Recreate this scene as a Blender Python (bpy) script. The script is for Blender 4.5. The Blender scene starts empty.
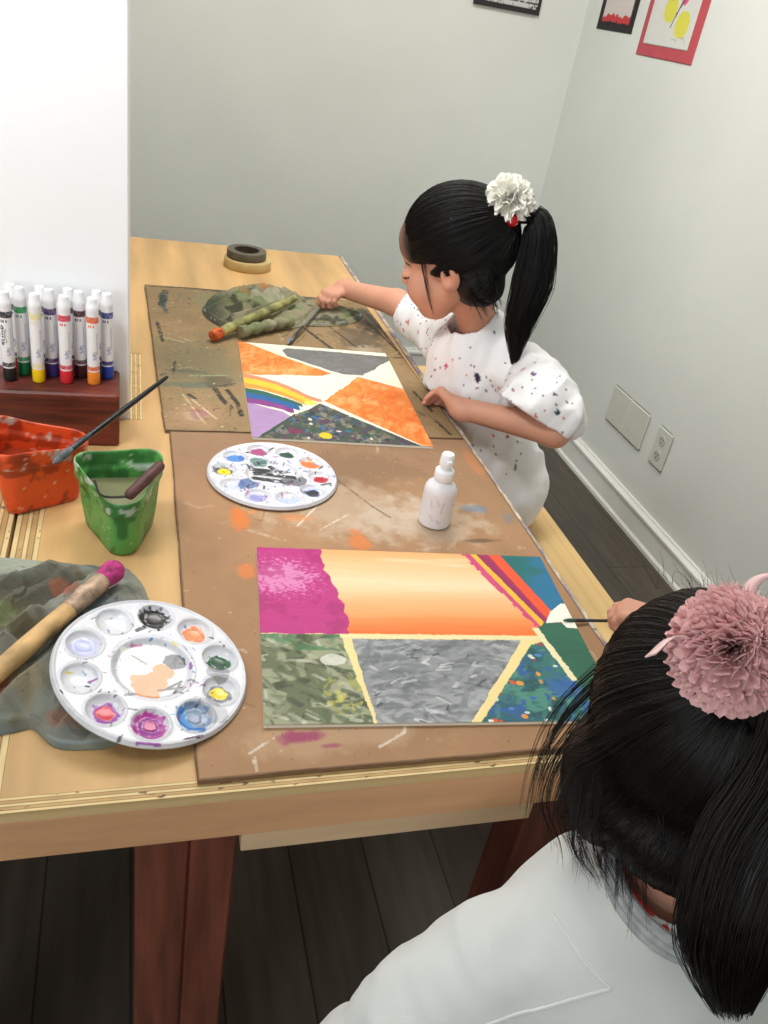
import bpy, math
import numpy as np
from mathutils import Vector, Matrix
from mathutils.bvhtree import BVHTree
RNG = np.random.default_rng(7)
SC = bpy.context.scene
COL = SC.collection
PI = math.pi
TT = .72          # table top height
A = lambda *v: np.array(v, float)

# ------------------------------------------------------------------ colour
def lin(c):
    c = np.asarray(c, float) / 255.0
    return np.where(c <= .04045, c / 12.92, ((c + .055) / 1.055) ** 2.4)
def L4(c): return tuple(lin(c)) + (1.0,)

# ------------------------------------------------------------------ noise
_LAT = np.random.default_rng(3).random((32, 32, 32)).astype(np.float32)
def vnoise(p):
    p = np.asarray(p, float); i = np.floor(p).astype(int); f = p - i; f = f * f * (3 - 2 * f)
    i &= 31; j = (i + 1) & 31
    x0, y0, z0 = i[..., 0], i[..., 1], i[..., 2]; x1, y1, z1 = j[..., 0], j[..., 1], j[..., 2]
    fx, fy, fz = f[..., 0], f[..., 1], f[..., 2]
    a = _LAT[x0, y0, z0] * (1 - fx) + _LAT[x1, y0, z0] * fx
    b = _LAT[x0, y1, z0] * (1 - fx) + _LAT[x1, y1, z0] * fx
    c = _LAT[x0, y0, z1] * (1 - fx) + _LAT[x1, y0, z1] * fx
    d = _LAT[x0, y1, z1] * (1 - fx) + _LAT[x1, y1, z1] * fx
    return (a * (1 - fy) + b * fy) * (1 - fz) + (c * (1 - fy) + d * fy) * fz
def fbm(p, o=4):
    s = 0; a = .5; t = 0
    for k in range(o):
        s = s + a * vnoise(np.asarray(p) * 2 ** k + 7.3 * k); t += a; a *= .55
    return s / t
def n2(x, y, fx, fy=None, seed=0, o=4):
    fy = fx if fy is None else fy
    return fbm(np.stack([x * fx + seed * 3.17, y * fy + seed * 1.71, np.full_like(x, seed * .77)], -1), o)
def ss(a, b, x):
    t = np.clip((x - a) / (b - a), 0, 1); return t * t * (3 - 2 * t)
def inpoly(x, y, poly):
    r = np.zeros(x.shape, bool); n = len(poly)
    for i in range(n):
        (x0, y0), (x1, y1) = poly[i], poly[(i + 1) % n]
        if y0 == y1: continue
        r ^= ((y0 > y) != (y1 > y)) & (x < (x1 - x0) * (y - y0) / (y1 - y0) + x0)
    return r
def segd(x, y, a, b):
    ax, ay = a; dx, dy = b[0] - ax, b[1] - ay
    t = np.clip(((x - ax) * dx + (y - ay) * dy) / (dx * dx + dy * dy + 1e-12), 0, 1)
    return np.hypot(x - ax - t * dx, y - ay - t * dy), t
def mix(c, col, m):
    m = np.asarray(m, float)[..., None]; col = np.asarray(col, float)
    return c * (1 - m) + col * m

# ------------------------------------------------------------------ materials
MATS = {}
def material(name, col=(200, 200, 200), rough=.6, attr=False, noise=0, nscale=8, stretch=(1, 1, 1), bump=0, bscale=60,
             bstretch=None, metal=0, spec=.4, sheen=0, sss=0, trans=0, aniso=0, coat=0, col2=None):
    if name in MATS: return MATS[name]
    m = bpy.data.materials.new(name); m.use_nodes = True; nt = m.node_tree; b = nt.nodes['Principled BSDF']
    b.inputs['Roughness'].default_value = rough; b.inputs['Metallic'].default_value = metal
    b.inputs['Specular IOR Level'].default_value = spec
    b.inputs['Sheen Weight'].default_value = sheen; b.inputs['Coat Weight'].default_value = coat
    b.inputs['Transmission Weight'].default_value = trans
    if aniso: b.inputs['Anisotropic'].default_value = aniso
    if sss:
        b.inputs['Subsurface Weight'].default_value = sss; b.inputs['Subsurface Radius'].default_value = (.012, .005, .003)
        b.inputs['Subsurface Scale'].default_value = .6
    tc = nt.nodes.new('ShaderNodeTexCoord')
    def tex(scale, st, det=5):
        mp = nt.nodes.new('ShaderNodeMapping'); mp.inputs['Scale'].default_value = st
        nt.links.new(tc.outputs['Object'], mp.inputs[0])
        n = nt.nodes.new('ShaderNodeTexNoise'); n.inputs['Scale'].default_value = scale; n.inputs['Detail'].default_value = det
        nt.links.new(mp.outputs[0], n.inputs['Vector']); return n
    if attr:
        a = nt.nodes.new('ShaderNodeVertexColor'); a.layer_name = 'Col'; src = a.outputs['Color']
        nt.links.new(src, b.inputs['Base Color'])
    elif noise or col2:
        n = tex(nscale, stretch); r = nt.nodes.new('ShaderNodeValToRGB')
        c = np.array(col, float)
        lo = np.array(col2, float) if col2 else np.clip(c * (1 - noise), 0, 255)
        hi = c if col2 else np.clip(c * (1 + noise), 0, 255)
        r.color_ramp.elements[0].position = .32; r.color_ramp.elements[1].position = .68
        r.color_ramp.elements[0].color = L4(lo); r.color_ramp.elements[1].color = L4(hi)
        nt.links.new(n.outputs['Fac'], r.inputs[0]); nt.links.new(r.outputs[0], b.inputs['Base Color'])
    else:
        b.inputs['Base Color'].default_value = L4(col)
    if bump:
        n = tex(bscale, bstretch or stretch, 3); bp = nt.nodes.new('ShaderNodeBump'); bp.inputs['Strength'].default_value = bump
        bp.inputs['Distance'].default_value = .002
        nt.links.new(n.outputs['Fac'], bp.inputs['Height']); nt.links.new(bp.outputs[0], b.inputs['Normal'])
    MATS[name] = m; return m

# ------------------------------------------------------------------ object helpers
def link(name, me, mat=None, parent=None, smooth=True):
    o = bpy.data.objects.new(name, me); COL.objects.link(o)
    if mat is not None:
        for m in (mat if isinstance(mat, list) else [mat]): me.materials.append(m)
    if smooth and len(me.polygons): me.polygons.foreach_set('use_smooth', np.ones(len(me.polygons), bool))
    if parent is not None: o.parent = parent
    return o
def mesh_np(name, V, F, cols=None, midx=None):
    """F: (n,k) int array or list of such arrays"""
    me = bpy.data.meshes.new(name); V = np.asarray(V, np.float32)
    Fs = [np.asarray(f, np.int32) for f in (F if isinstance(F, list) else [F]) if len(f)]
    me.vertices.add(len(V)); me.vertices.foreach_set('co', V.ravel())
    li = np.concatenate([f.ravel() for f in Fs]); tot = np.concatenate([np.full(len(f), f.shape[1], np.int32) for f in Fs])
    st = np.r_[0, np.cumsum(tot)[:-1]].astype(np.int32)
    me.loops.add(len(li)); me.loops.foreach_set('vertex_index', li)
    me.polygons.add(len(tot)); me.polygons.foreach_set('loop_start', st); me.polygons.foreach_set('loop_total', tot)
    if midx is not None: me.polygons.foreach_set('material_index', np.asarray(midx, np.int32))
    me.update(calc_edges=True); me.validate()
    if cols is not None:
        a = me.color_attributes.new('Col', 'FLOAT_COLOR', 'POINT')
        c4 = np.ones((len(V), 4), np.float32); c4[:, :3] = lin(np.clip(cols, 0, 255)); a.data.foreach_set('color', c4.ravel())
    return me
class MB:
    """collects shapes into ONE mesh"""
    def __init__(s): s.V = []; s.F = []; s.n = 0
    def add(s, V, F):
        V = np.asarray(V, float); s.V.append(V)
        for f in F: s.F.append([int(i) + s.n for i in f])
        s.n += len(V); return s
    def box(s, x0, y0, z0, x1, y1, z1, bev=0.0, M=None):
        b = min(bev, (x1 - x0) * .45, (y1 - y0) * .45, (z1 - z0) * .45)
        if b <= 0:
            V = [(x, y, z) for z in (z0, z1) for y in (y0, y1) for x in (x0, x1)]
            F = [(0, 2, 3, 1), (4, 5, 7, 6), (0, 1, 5, 4), (2, 6, 7, 3), (0, 4, 6, 2), (1, 3, 7, 5)]
        else:
            rings = []
            for z, d in ((z0, b), (z0 + b, 0), (z1 - b, 0), (z1, b)):
                X0, X1, Y0, Y1 = x0 + d, x1 - d, y0 + d, y1 - d; e = b if d == 0 else b * .6
                rings.append([(X0 + e, Y0, z), (X1 - e, Y0, z), (X1, Y0 + e, z), (X1, Y1 - e, z), (X1 - e, Y1, z), (X0 + e, Y1, z), (X0, Y1 - e, z), (X0, Y0 + e, z)])
            V = [p for r in rings for p in r]; F = [tuple(range(7, -1, -1)), tuple(range(24, 32))]
            for k in range(3):
                for i in range(8): F.append((k * 8 + i, k * 8 + (i + 1) % 8, k * 8 + 8 + (i + 1) % 8, k * 8 + 8 + i))
        V = np.array(V, float)
        if M is not None: V = V @ np.array(M[0]).T + np.array(M[1])
        return s.add(V, F)
    def prism(s, poly, z0, z1):
        n = len(poly); V = [(x, y, z0) for x, y in poly] + [(x, y, z1) for x, y in poly]
        F = [tuple(range(n - 1, -1, -1)), tuple(range(n, 2 * n))] + [(i, (i + 1) % n, n + (i + 1) % n, n + i) for i in range(n)]
        return s.add(V, F)
    def lathe(s, prof, p0, axis=(0, 0, 1), n=32, caps=True, rx=1.0):
        ax = np.array(axis, float); ax /= np.linalg.norm(ax)
        u = np.cross(ax, [0, 0, 1] if abs(ax[2]) < .9 else [1, 0, 0]); u /= np.linalg.norm(u); w = np.cross(ax, u)
        a = np.linspace(0, 2 * PI, n, endpoint=False); V = []
        for r, h in prof: V.append(np.array(p0) + ax * h + r * (np.cos(a)[:, None] * u * rx + np.sin(a)[:, None] * w))
        V = np.concatenate(V); F = []; m = len(prof)
        for k in range(m - 1):
            for i in range(n): F.append((k * n + i, k * n + (i + 1) % n, (k + 1) * n + (i + 1) % n, (k + 1) * n + i))
        if caps: F.append(tuple(range(n - 1, -1, -1))); F.append(tuple((m - 1) * n + i for i in range(n)))
        return s.add(V, F)
    def tube(s, pts, r, n=8):
        pts = np.array(pts, float); m = len(pts); r = np.broadcast_to(np.array(r, float), (m,))
        T = np.gradient(pts, axis=0); T /= np.linalg.norm(T, axis=1)[:, None] + 1e-12
        u = np.cross(T[0], [0, 0, 1] if abs(T[0][2]) < .9 else [1, 0, 0]); V = []
        a = np.linspace(0, 2 * PI, n, endpoint=False)
        for k in range(m):
            u = u - T[k] * (u @ T[k]); u /= np.linalg.norm(u); w = np.cross(T[k], u)
            V.append(pts[k] + r[k] * (np.cos(a)[:, None] * u + np.sin(a)[:, None] * w))
        V = np.concatenate(V); F = [(k * n + i, k * n + (i + 1) % n, (k + 1) * n + (i + 1) % n, (k + 1) * n + i) for k in range(m - 1) for i in range(n)]
        F += [tuple(range(n - 1, -1, -1)), tuple((m - 1) * n + i for i in range(n))]
        return s.add(V, F)
    def build(s, name, mat, parent=None, smooth=False, colf=None):
        V = np.concatenate(s.V); me = bpy.data.meshes.new(name); me.from_pydata(V.tolist(), [], s.F); me.update()
        if colf is not None:
            a = me.color_attributes.new('Col', 'FLOAT_COLOR', 'POINT'); c4 = np.ones((len(V), 4), np.float32)
            c4[:, :3] = lin(np.clip(colf(V), 0, 255)); a.data.foreach_set('color', c4.ravel())
        o = link(name, me, mat, parent, smooth)
        if smooth:
            try: me.set_sharp_from_angle(angle=math.radians(40))
            except Exception: pass
        return o
def tag(o, label=None, cat=None, group=None, kind=None):
    for k, v in (('label', label), ('category', cat), ('group', group), ('kind', kind)):
        if v: o[k] = v
    return o
def thing(name, label, cat, loc=(0, 0, 0), group=None):
    o = bpy.data.objects.new(name, None); o.empty_display_size = .02; COL.objects.link(o); o.location = loc
    return tag(o, label, cat, group)
def base(o, loc):
    """give a top-level empty its place, children keep their world coordinates"""
    o.location = loc
    for c in o.children: c.matrix_parent_inverse = Matrix.Translation(-Vector(loc))
    return o
def structure(name, mb, mat): return tag(mb.build(name, mat), kind='structure')
def grid(nx, ny):
    i, j = np.meshgrid(np.arange(nx - 1), np.arange(ny - 1), indexing='ij'); a = i * ny + j
    return np.stack([a, a + ny, a + ny + 1, a + 1], -1).reshape(-1, 4)
def rot_ypr(y, p, r=0):
    F = A(-math.sin(y) * math.cos(p), math.cos(y) * math.cos(p), -math.sin(p)); R = A(math.cos(y), math.sin(y), 0); U = np.cross(R, F)
    return np.array([math.cos(r) * R + math.sin(r) * U, F, -math.sin(r) * R + math.cos(r) * U]).T

# slab with a finely painted top (canvas panels, boards)
def slab(name, mat, o, u, v, z0, z1, n, colf, edge, parent=None, relief=None, wob=0):
    nx, ny = n; U, Vv = np.meshgrid(np.linspace(0, 1, nx), np.linspace(0, 1, ny), indexing='ij')
    P = np.array(o)[None, None] + U[..., None] * np.array(u) + Vv[..., None] * np.array(v)
    if wob:
        for ax, e in ((0, Vv), (1, U)): P[..., ax] += wob * (n2(e, e, 9, seed=ax + 5) - .5) * (np.minimum(np.minimum(U, 1 - U), np.minimum(Vv, 1 - Vv)) < .004)
    col = colf(U, Vv); z = np.full(U.shape, z1)
    if relief is not None: z = z + relief(U, Vv, col)
    T = np.concatenate([P, z[..., None]], -1).reshape(-1, 3); F = grid(nx, ny)
    idx = np.arange(nx * ny).reshape(nx, ny)
    bd = np.concatenate([idx[:, 0], idx[-1, 1:], idx[-2::-1, -1], idx[0, -2:0:-1]])
    B = T[bd].copy(); B[:, 2] = z1 - .0004; B2 = T[bd].copy(); B2[:, 2] = z0; N = len(T); m = len(bd); k = np.arange(m); k2 = (k + 1) % m
    side = np.stack([N + k, N + m + k, N + m + k2, N + k2], 1)[:, ::-1]; side0 = np.stack([bd, N + k, N + k2, bd[k2]], 1)[:, ::-1]
    cols = np.concatenate([col.reshape(-1, 3), np.tile(np.array(edge, float), (2 * m, 1))])
    Vt = np.concatenate([T, B, B2]); Fs = [F, side, side0, (N + m + k[::-1])[None]]
    if np.cross(np.array(u), np.array(v)) < 0: Fs = [f[:, ::-1] for f in Fs]
    return link(name, mesh_np(name, Vt, Fs, cols), mat, parent)

# ------------------------------------------------------------------ signed-distance solids -> one continuous surface
class SDF:
    def __init__(s, lo, hi, h):
        s.lo = np.array(lo, float); s.h = h; n = np.ceil((np.array(hi) - s.lo) / h).astype(int) + 1
        s.n = n; s.d = np.full(n, .05, np.float32); s.ax = [s.lo[i] + h * np.arange(n[i]) for i in range(3)]
    def sub(s, lo, hi, pad):
        sl = []
        for i in range(3):
            a = int(np.clip(np.floor((lo[i] - pad - s.lo[i]) / s.h), 0, s.n[i])); b = int(np.clip(np.ceil((hi[i] + pad - s.lo[i]) / s.h) + 1, 0, s.n[i])); sl.append(slice(a, b))
        X, Y, Z = np.meshgrid(*[s.ax[i][sl[i]] for i in range(3)], indexing='ij')
        return tuple(sl), X.astype(np.float32), Y.astype(np.float32), Z.astype(np.float32)
    def put(s, sl, v, k, carve=False):
        d = s.d[sl]
        if d.size == 0: return
        if carve: v = -v
        sg = -1 if carve else 1
        if k <= 0: s.d[sl] = np.maximum(d, v) if carve else np.minimum(d, v); return
        h = np.clip(.5 + .5 * sg * (d - v) / k, 0, 1); s.d[sl] = d * (1 - h) + v * h - sg * k * h * (1 - h)
    def cap(s, a, b, ra, rb=None, k=.01, carve=False):
        a = np.array(a, float); b = np.array(b, float); rb = ra if rb is None else rb; r = max(ra, rb)
        sl, X, Y, Z = s.sub(np.minimum(a, b) - r, np.maximum(a, b) + r, k + 3 * s.h + .004)
        d = b - a; t = np.clip(((X - a[0]) * d[0] + (Y - a[1]) * d[1] + (Z - a[2]) * d[2]) / max(d @ d, 1e-12), 0, 1)
        v = np.sqrt((X - a[0] - t * d[0]) ** 2 + (Y - a[1] - t * d[1]) ** 2 + (Z - a[2] - t * d[2]) ** 2) - (ra + (rb - ra) * t)
        s.put(sl, v, k, carve); return s
    def chain(s, pts, rs, k=.01):
        for i in range(len(pts) - 1): s.cap(pts[i], pts[i + 1], rs[i], rs[i + 1], k)
        return s
    def ell(s, c, r, k=.01, M=None, carve=False):
        c = np.array(c, float); r = np.array(r, float); R = np.full(3, r.max())
        sl, X, Y, Z = s.sub(c - R, c + R, k + 3 * s.h + .004); X = X - c[0]; Y = Y - c[1]; Z = Z - c[2]
        if M is not None: X, Y, Z = [M[0][i] * X + M[1][i] * Y + M[2][i] * Z for i in range(3)]
        q = np.sqrt((X / r[0]) ** 2 + (Y / r[1]) ** 2 + (Z / r[2]) ** 2); g = np.sqrt((X / r[0] ** 2) ** 2 + (Y / r[1] ** 2) ** 2 + (Z / r[2] ** 2) ** 2)
        v = np.where(g > 1e-6, q * (q - 1) / np.maximum(g, 1e-6), -r.min()); s.put(sl, v, k, carve); return s
    def disp(s, f):
        near = np.abs(s.d) < .03; I = np.argwhere(near); P = s.lo + I * s.h
        s.d[near] += f(P).astype(np.float32); return s
    def plane(s, p, nrm):   # cut away the side the normal points to
        nrm = np.array(nrm, float); nrm /= np.linalg.norm(nrm); X, Y, Z = np.meshgrid(*s.ax, indexing='ij')
        s.d = np.maximum(s.d, ((X - p[0]) * nrm[0] + (Y - p[1]) * nrm[1] + (Z - p[2]) * nrm[2]).astype(np.float32)); return s
    def mesh(s):
        d = s.d; d[0] = d[-1] = .05; d[:, 0] = d[:, -1] = .05; d[:, :, 0] = d[:, :, -1] = .05
        I = d < 0; nx, ny, nz = d.shape; c = np.zeros((nx - 1, ny - 1, nz - 1), np.int8)
        for a in (0, 1):
            for b in (0, 1):
                for e in (0, 1): c += I[a:nx - 1 + a, b:ny - 1 + b, e:nz - 1 + e]
        mask = (c > 0) & (c < 8); cell = np.argwhere(mask); idx = np.full(mask.shape, -1, np.int64); idx[mask] = np.arange(len(cell))
        acc = np.zeros((len(cell), 3)); cnt = np.zeros(len(cell)); cr = [A(a, b, e).astype(int) for a in (0, 1) for b in (0, 1) for e in (0, 1)]
        for p in cr:
            for ax in range(3):
                if p[ax]: continue
                q = p.copy(); q[ax] = 1
                da = d[tuple((cell + p).T)]; db = d[tuple((cell + q).T)]; m = (da < 0) != (db < 0)
                t = np.where(m, da / np.where(m, da - db, 1), 0); acc[m] += (p + np.outer(t, q - p))[m]; cnt[m] += 1
        V = s.lo + (cell + acc / cnt[:, None]) * s.h; Q = []
        for ax in range(3):
            b, e = (ax + 1) % 3, (ax + 2) % 3; sh = list(d.shape); a0 = [slice(None)] * 3; a1 = [slice(None)] * 3
            a0[ax] = slice(0, -1); a1[ax] = slice(1, None); m = I[tuple(a0)] != I[tuple(a1)]; E = np.argwhere(m)
            eb = np.eye(3, dtype=int)[b]; ee = np.eye(3, dtype=int)[e]
            q = np.stack([idx[tuple((E - eb - ee).T)], idx[tuple((E - ee).T)], idx[tuple(E.T)], idx[tuple((E - eb).T)]], 1)
            fl = ~I[tuple(a0)][m]; q[fl] = q[fl][:, ::-1]; Q.append(q)
        return V, np.concatenate(Q)
def join(parts):
    V = []; F = []; n = 0
    for v, f in parts: V.append(v); F.append(f + n); n += len(v)
    return np.concatenate(V), np.concatenate(F)
def relax(V, F, it=1, w=.5):
    for _ in range(it):
        acc = np.zeros_like(V); cnt = np.zeros(len(V))
        for a, b in ((0, 1), (1, 2), (2, 3), (3, 0)):
            for p, q in ((a, b), (b, a)): np.add.at(acc, F[:, p], V[F[:, q]]); np.add.at(cnt, F[:, p], 1)
        V = V * (1 - w) + w * acc / np.maximum(cnt, 1)[:, None]
    return V
# hair: thin tubes
def strands(paths, rad, sides=3):
    P = np.asarray(paths, float); n, m, _ = P.shape; T = np.gradient(P, axis=1); T /= np.linalg.norm(T, axis=2, keepdims=True) + 1e-12
    ref = np.where(np.abs(T[..., 2:3]) < .8, A(0, 0, 1), A(1, 0, 0)); u = np.cross(T, ref); u /= np.linalg.norm(u, axis=2, keepdims=True) + 1e-12; w = np.cross(T, u)
    a = np.arange(sides) * 2 * PI / sides; R = np.broadcast_to(np.asarray(rad, float), (n, m)) if np.ndim(rad) != 1 or len(rad) != n else np.repeat(np.asarray(rad)[:, None], m, 1)
    V = P[:, :, None] + R[:, :, None, None] * (np.cos(a)[None, None, :, None] * u[:, :, None] + np.sin(a)[None, None, :, None] * w[:, :, None])
    base_ = (np.arange(n)[:, None, None] * m + np.arange(m - 1)[None, :, None]) * sides; k = np.arange(sides)[None, None]; k2 = (k + 1) % sides
    F = np.stack([base_ + k, base_ + k2, base_ + sides + k2, base_ + sides + k], -1).reshape(-1, 4)
    return V.reshape(-1, 3), F
def spline(pts, m):
    pts = np.array(pts, float); n = len(pts); P = np.vstack([2 * pts[0] - pts[1], pts, 2 * pts[-1] - pts[-2]]); t = np.linspace(0, n - 1 - 1e-9, m); i = t.astype(int); f = (t - i)[:, None]
    a, b, c, d = P[i], P[i + 1], P[i + 2], P[i + 3]
    return .5 * (2 * b + (c - a) * f + (2 * a - 5 * b + 4 * c - d) * f ** 2 + (3 * b - a - 3 * c + d) * f ** 3)
# ================================================================== ROOM
M = material
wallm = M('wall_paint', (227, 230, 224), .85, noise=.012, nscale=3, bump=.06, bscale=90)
whitem = M('white_trim', (238, 238, 232), .45, noise=.01)
XR, YF, ZC, XL, YB = 1.576, 3.246, 2.6, -2.4, -2.2
def floor_mat():
    m = M('dark_laminate', (88, 80, 71), .42, noise=.1, nscale=5, stretch=(9, .9, 1), bump=.15, bscale=12)
    nt = m.node_tree; b = nt.nodes['Principled BSDF']; old = b.inputs['Base Color'].links[0].from_socket
    br = nt.nodes.new('ShaderNodeTexBrick'); tc = nt.nodes.new('ShaderNodeTexCoord'); mp = nt.nodes.new('ShaderNodeMapping')
    mp.inputs['Rotation'].default_value = (0, 0, PI / 2); nt.links.new(tc.outputs['Object'], mp.inputs[0]); nt.links.new(mp.outputs[0], br.inputs['Vector'])
    br.inputs['Scale'].default_value = 1; br.inputs['Brick Width'].default_value = 1.2; br.inputs['Row Height'].default_value = .14
    br.inputs['Mortar Size'].default_value = .0018; br.inputs['Color1'].default_value = (1, 1, 1, 1); br.inputs['Color2'].default_value = (.68, .68, .68, 1); br.inputs['Mortar'].default_value = (.25, .25, .25, 1)
    mx = nt.nodes.new('ShaderNodeMixRGB'); mx.blend_type = 'MULTIPLY'; mx.inputs[0].default_value = 1
    nt.links.new(old, mx.inputs[1]); nt.links.new(br.outputs['Color'], mx.inputs[2]); nt.links.new(mx.outputs[0], b.inputs['Base Color'])
    return m
structure('floor', MB().box(XL, YB, -.05, XR, YF, 0), floor_mat())
structure('ceiling', MB().box(XL, YB, ZC, XR, YF, ZC + .05), wallm)
structure('wall_right', MB().box(XR, YB, 0, XR + .1, YF + .1, ZC), wallm)
structure('wall_far', MB().box(XL, YF, 0, XR, YF + .1, ZC), wallm)
structure('wall_back', MB().box(XL, YB - .1, 0, XR, YB, ZC), wallm)
structure('wall_side', MB().box(XL - .1, YB, 0, XL, YF, ZC), wallm)
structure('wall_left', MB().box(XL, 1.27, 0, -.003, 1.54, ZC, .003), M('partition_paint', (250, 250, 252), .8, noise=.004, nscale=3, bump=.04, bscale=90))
def skirting(name, pts, prof):
    mb = MB(); n = len(prof); V = []
    for (x, y, nx, ny) in pts: V += [(x + nx * d, y + ny * d, z) for d, z in prof]
    F = [(i, (i + 1) % n, n + (i + 1) % n, n + i) for i in range(n)] + [tuple(range(n - 1, -1, -1)), tuple(range(n, 2 * n))]
    mb.add(V, F); return structure(name, mb, whitem)
prof = [(0, 0), (.02, 0), (.02, .012), (.014, .02), (.014, .082), (.02, .088), (.02, .096), (.009, .104), (.007, .11), (0, .11)]
skirting('baseboard_right', [(XR, YB, -1, 0), (XR, YF, -1, 0)], prof)
skirting('baseboard_far', [(XL, YF, 0, -1), (XR - .02, YF, 0, -1)], prof)

# ================================================================== WALL PICTURES AND PLATES
def picture(name, label, org, u, w, h, matcol, mw, thick, drawf, nrm, paper):
    """flat sheet on the wall: u = horizontal direction, nrm = out of the wall"""
    t = thing(name, label, 'picture', org); org = A(*org); u = A(*u); nrm = A(*nrm); n = (90, 110)
    def sheet(pn, x0, x1, z0, z1, d0, d1, cf, mat):
        U, V = np.meshgrid(np.linspace(0, 1, n[0]), np.linspace(0, 1, n[1]), indexing='ij')
        P = org + (x0 + (x1 - x0) * U)[..., None] * u + (z0 + (z1 - z0) * V)[..., None] * A(0, 0, 1)
        T = (P + nrm * d1).reshape(-1, 3); c = cf(U, V).reshape(-1, 3); idx = np.arange(n[0] * n[1]).reshape(n)
        bd = np.concatenate([idx[:, 0], idx[-1, 1:], idx[-2::-1, -1], idx[0, -2:0:-1]]); Bk = (P + nrm * d0).reshape(-1, 3)[bd]; k = np.arange(len(bd)); k2 = (k + 1) % len(bd); N = len(T)
        F = [grid(*n), np.stack([bd[k], N + k, N + k2, bd[k2]], 1), (N + k[::-1])[None]]
        o = link(pn, mesh_np(pn, np.concatenate([T, Bk]), F, np.concatenate([c, c[bd]])), mat, t, smooth=False); return o
    pm = M('coloured_paper', attr=True, rough=.7)
    sheet('mount', 0, w, 0, h, .0005, thick, lambda U, V: np.tile(A(*matcol), U.shape + (1,)) * (1 + .12 * (n2(U, V, 9, seed=3)[..., None] - .5)), pm)
    sheet('drawing', mw[0], w - mw[1], mw[2], h - mw[3], thick, thick + .0012, drawf, pm)
    base(t, t.location)
def draw_yellow(U, V):
    c = np.tile(A(222, 222, 216), U.shape + (1,)) + 8 * (n2(U, V, 12)[..., None] - .5)
    x = U * .264; y = V * .36
    for cx, cy, r in ((.112, .098, .036), (.196, .062, .037)):
        c = mix(c, (226, 218, 70), (np.hypot(x - cx, (y - cy)) + .008 * (n2(x, y, 40) - .5) < r) * .9)
    for cx, cy, r in ((.178, .128, .016), (.192, .140, .014), (.165, .142, .012)): c = mix(c, (226, 90, 140), np.hypot(x - cx, y - cy) < r)
    for a, b in (((.135, .052), (.165, .118)), ((.15, .09), (.182, .135))): c = mix(c, (70, 60, 60), segd(x, y, a, b)[0] < .0022)
    d = .012 + .003 * np.sin(x * 260) + .004 * np.sin(x * 97)
    return mix(c, (170, 170, 165), (np.abs(y - .014 - d) < .0012) & (x > .16) & (x < .235))
picture('wall_picture', 'child drawing with yellow discs and pink flower on red card, right wall', (XR, 2.81, 1.331), (0, -1, 0), .335, .43, (196, 82, 92), (.028, .042, .034, .03), .002, draw_yellow, (-1, 0, 0), True)
def draw_red(U, V):
    c = np.tile(A(218, 208, 204), U.shape + (1,)); e = .075 + .06 * (n2(U, V, 16, seed=4) - .5) * 2
    c = mix(c, (205, 60, 65), V < e); c = mix(c, (40, 34, 34), V < .012 + .04 * (n2(U, V, 14, seed=8) - .4))
    c = mix(c, (60, 50, 50), (np.minimum(U, 1 - U) < .03 + .03 * (n2(U, V, 8, seed=2) - .3)))
    c = mix(c, (190, 90, 110), np.hypot((U - .5) / .2, (V - .62) / .12) < .8 + .4 * (n2(U, V, 7, seed=6) - .5))
    return c
picture('wall_picture', 'paper with ragged red lower border on black mount, nearest the corner', (XR, 3.132, 1.383), (0, -1, 0), .256, .36, (40, 36, 36), (.022, .022, .022, .02), .002, draw_red, (-1, 0, 0), True)
def draw_grey(U, V):
    c = np.tile(A(205, 206, 202), U.shape + (1,)); n = n2(U, V, 7, seed=11)
    c = mix(c, (70, 70, 70), np.abs(n - .5) < .018); c = mix(c, (120, 120, 118), (n > .6) * .8)
    return mix(c, (60, 60, 60), (np.abs(V - .06) < .012) & (n > .38))
picture('wall_picture', 'black and grey sketch in black frame on the far wall', (1.141, YF, 1.388), (1, 0, 0), .25, .32, (46, 44, 44), (.012, .012, .016, .014), .012, draw_grey, (0, -1, 0), True)
platem = M('plate_plastic', (214, 216, 204), .4, noise=.01)
for y0, lab in ((2.206, 'blank white wall plate of the pair, further from the outlet'), (2.086, 'blank white wall plate of the pair, next to the outlet')):
    t = thing('blank_wall_plate', lab, 'wall plate', (XR, y0, .255), 'blank wall plates beside the outlet')
    MB().box(XR - .009, y0, .254, XR - .0003, y0 + .1185, .38, .004).build('plate', platem, t)
    for yy in (.035, .083):
        for zz in (.285, .349): MB().lathe([(.0032, 0), (.0032, .001), (.001, .0014)], (XR - .009, y0 + yy, zz), (-1, 0, 0), 10).build('screw', platem, t)
    base(t, t.location)
t = thing('wall_outlet', 'white duplex power outlet low on the right wall', 'outlet', (XR, 1.947, .254))
MB().box(XR - .009, 1.947, .254, XR - .0003, 2.026, .38, .004).build('cover_plate', platem, t)
for zc in (.292, .342):
    f = MB().lathe([(.0165, 0), (.0165, .0015), (.015, .002)], (XR - .009, 1.9865, zc), (-1, 0, 0), 20).build('socket', M('socket_plastic', (190, 192, 186), .45), t)
    mb = MB()
    for dy in (-.0065, .0065): mb.box(XR - .0116, 1.9865 + dy - .0011, zc, XR - .0108, 1.9865 + dy + .0011, zc + .009)
    mb.lathe([(.0024, 0), (.0024, .0006)], (XR - .0109, 1.9865, zc - .007), (-1, 0, 0), 10)
    mb.build('slot', M('slot_dark', (40, 40, 38), .7), f)
base(t, t.location)

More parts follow.
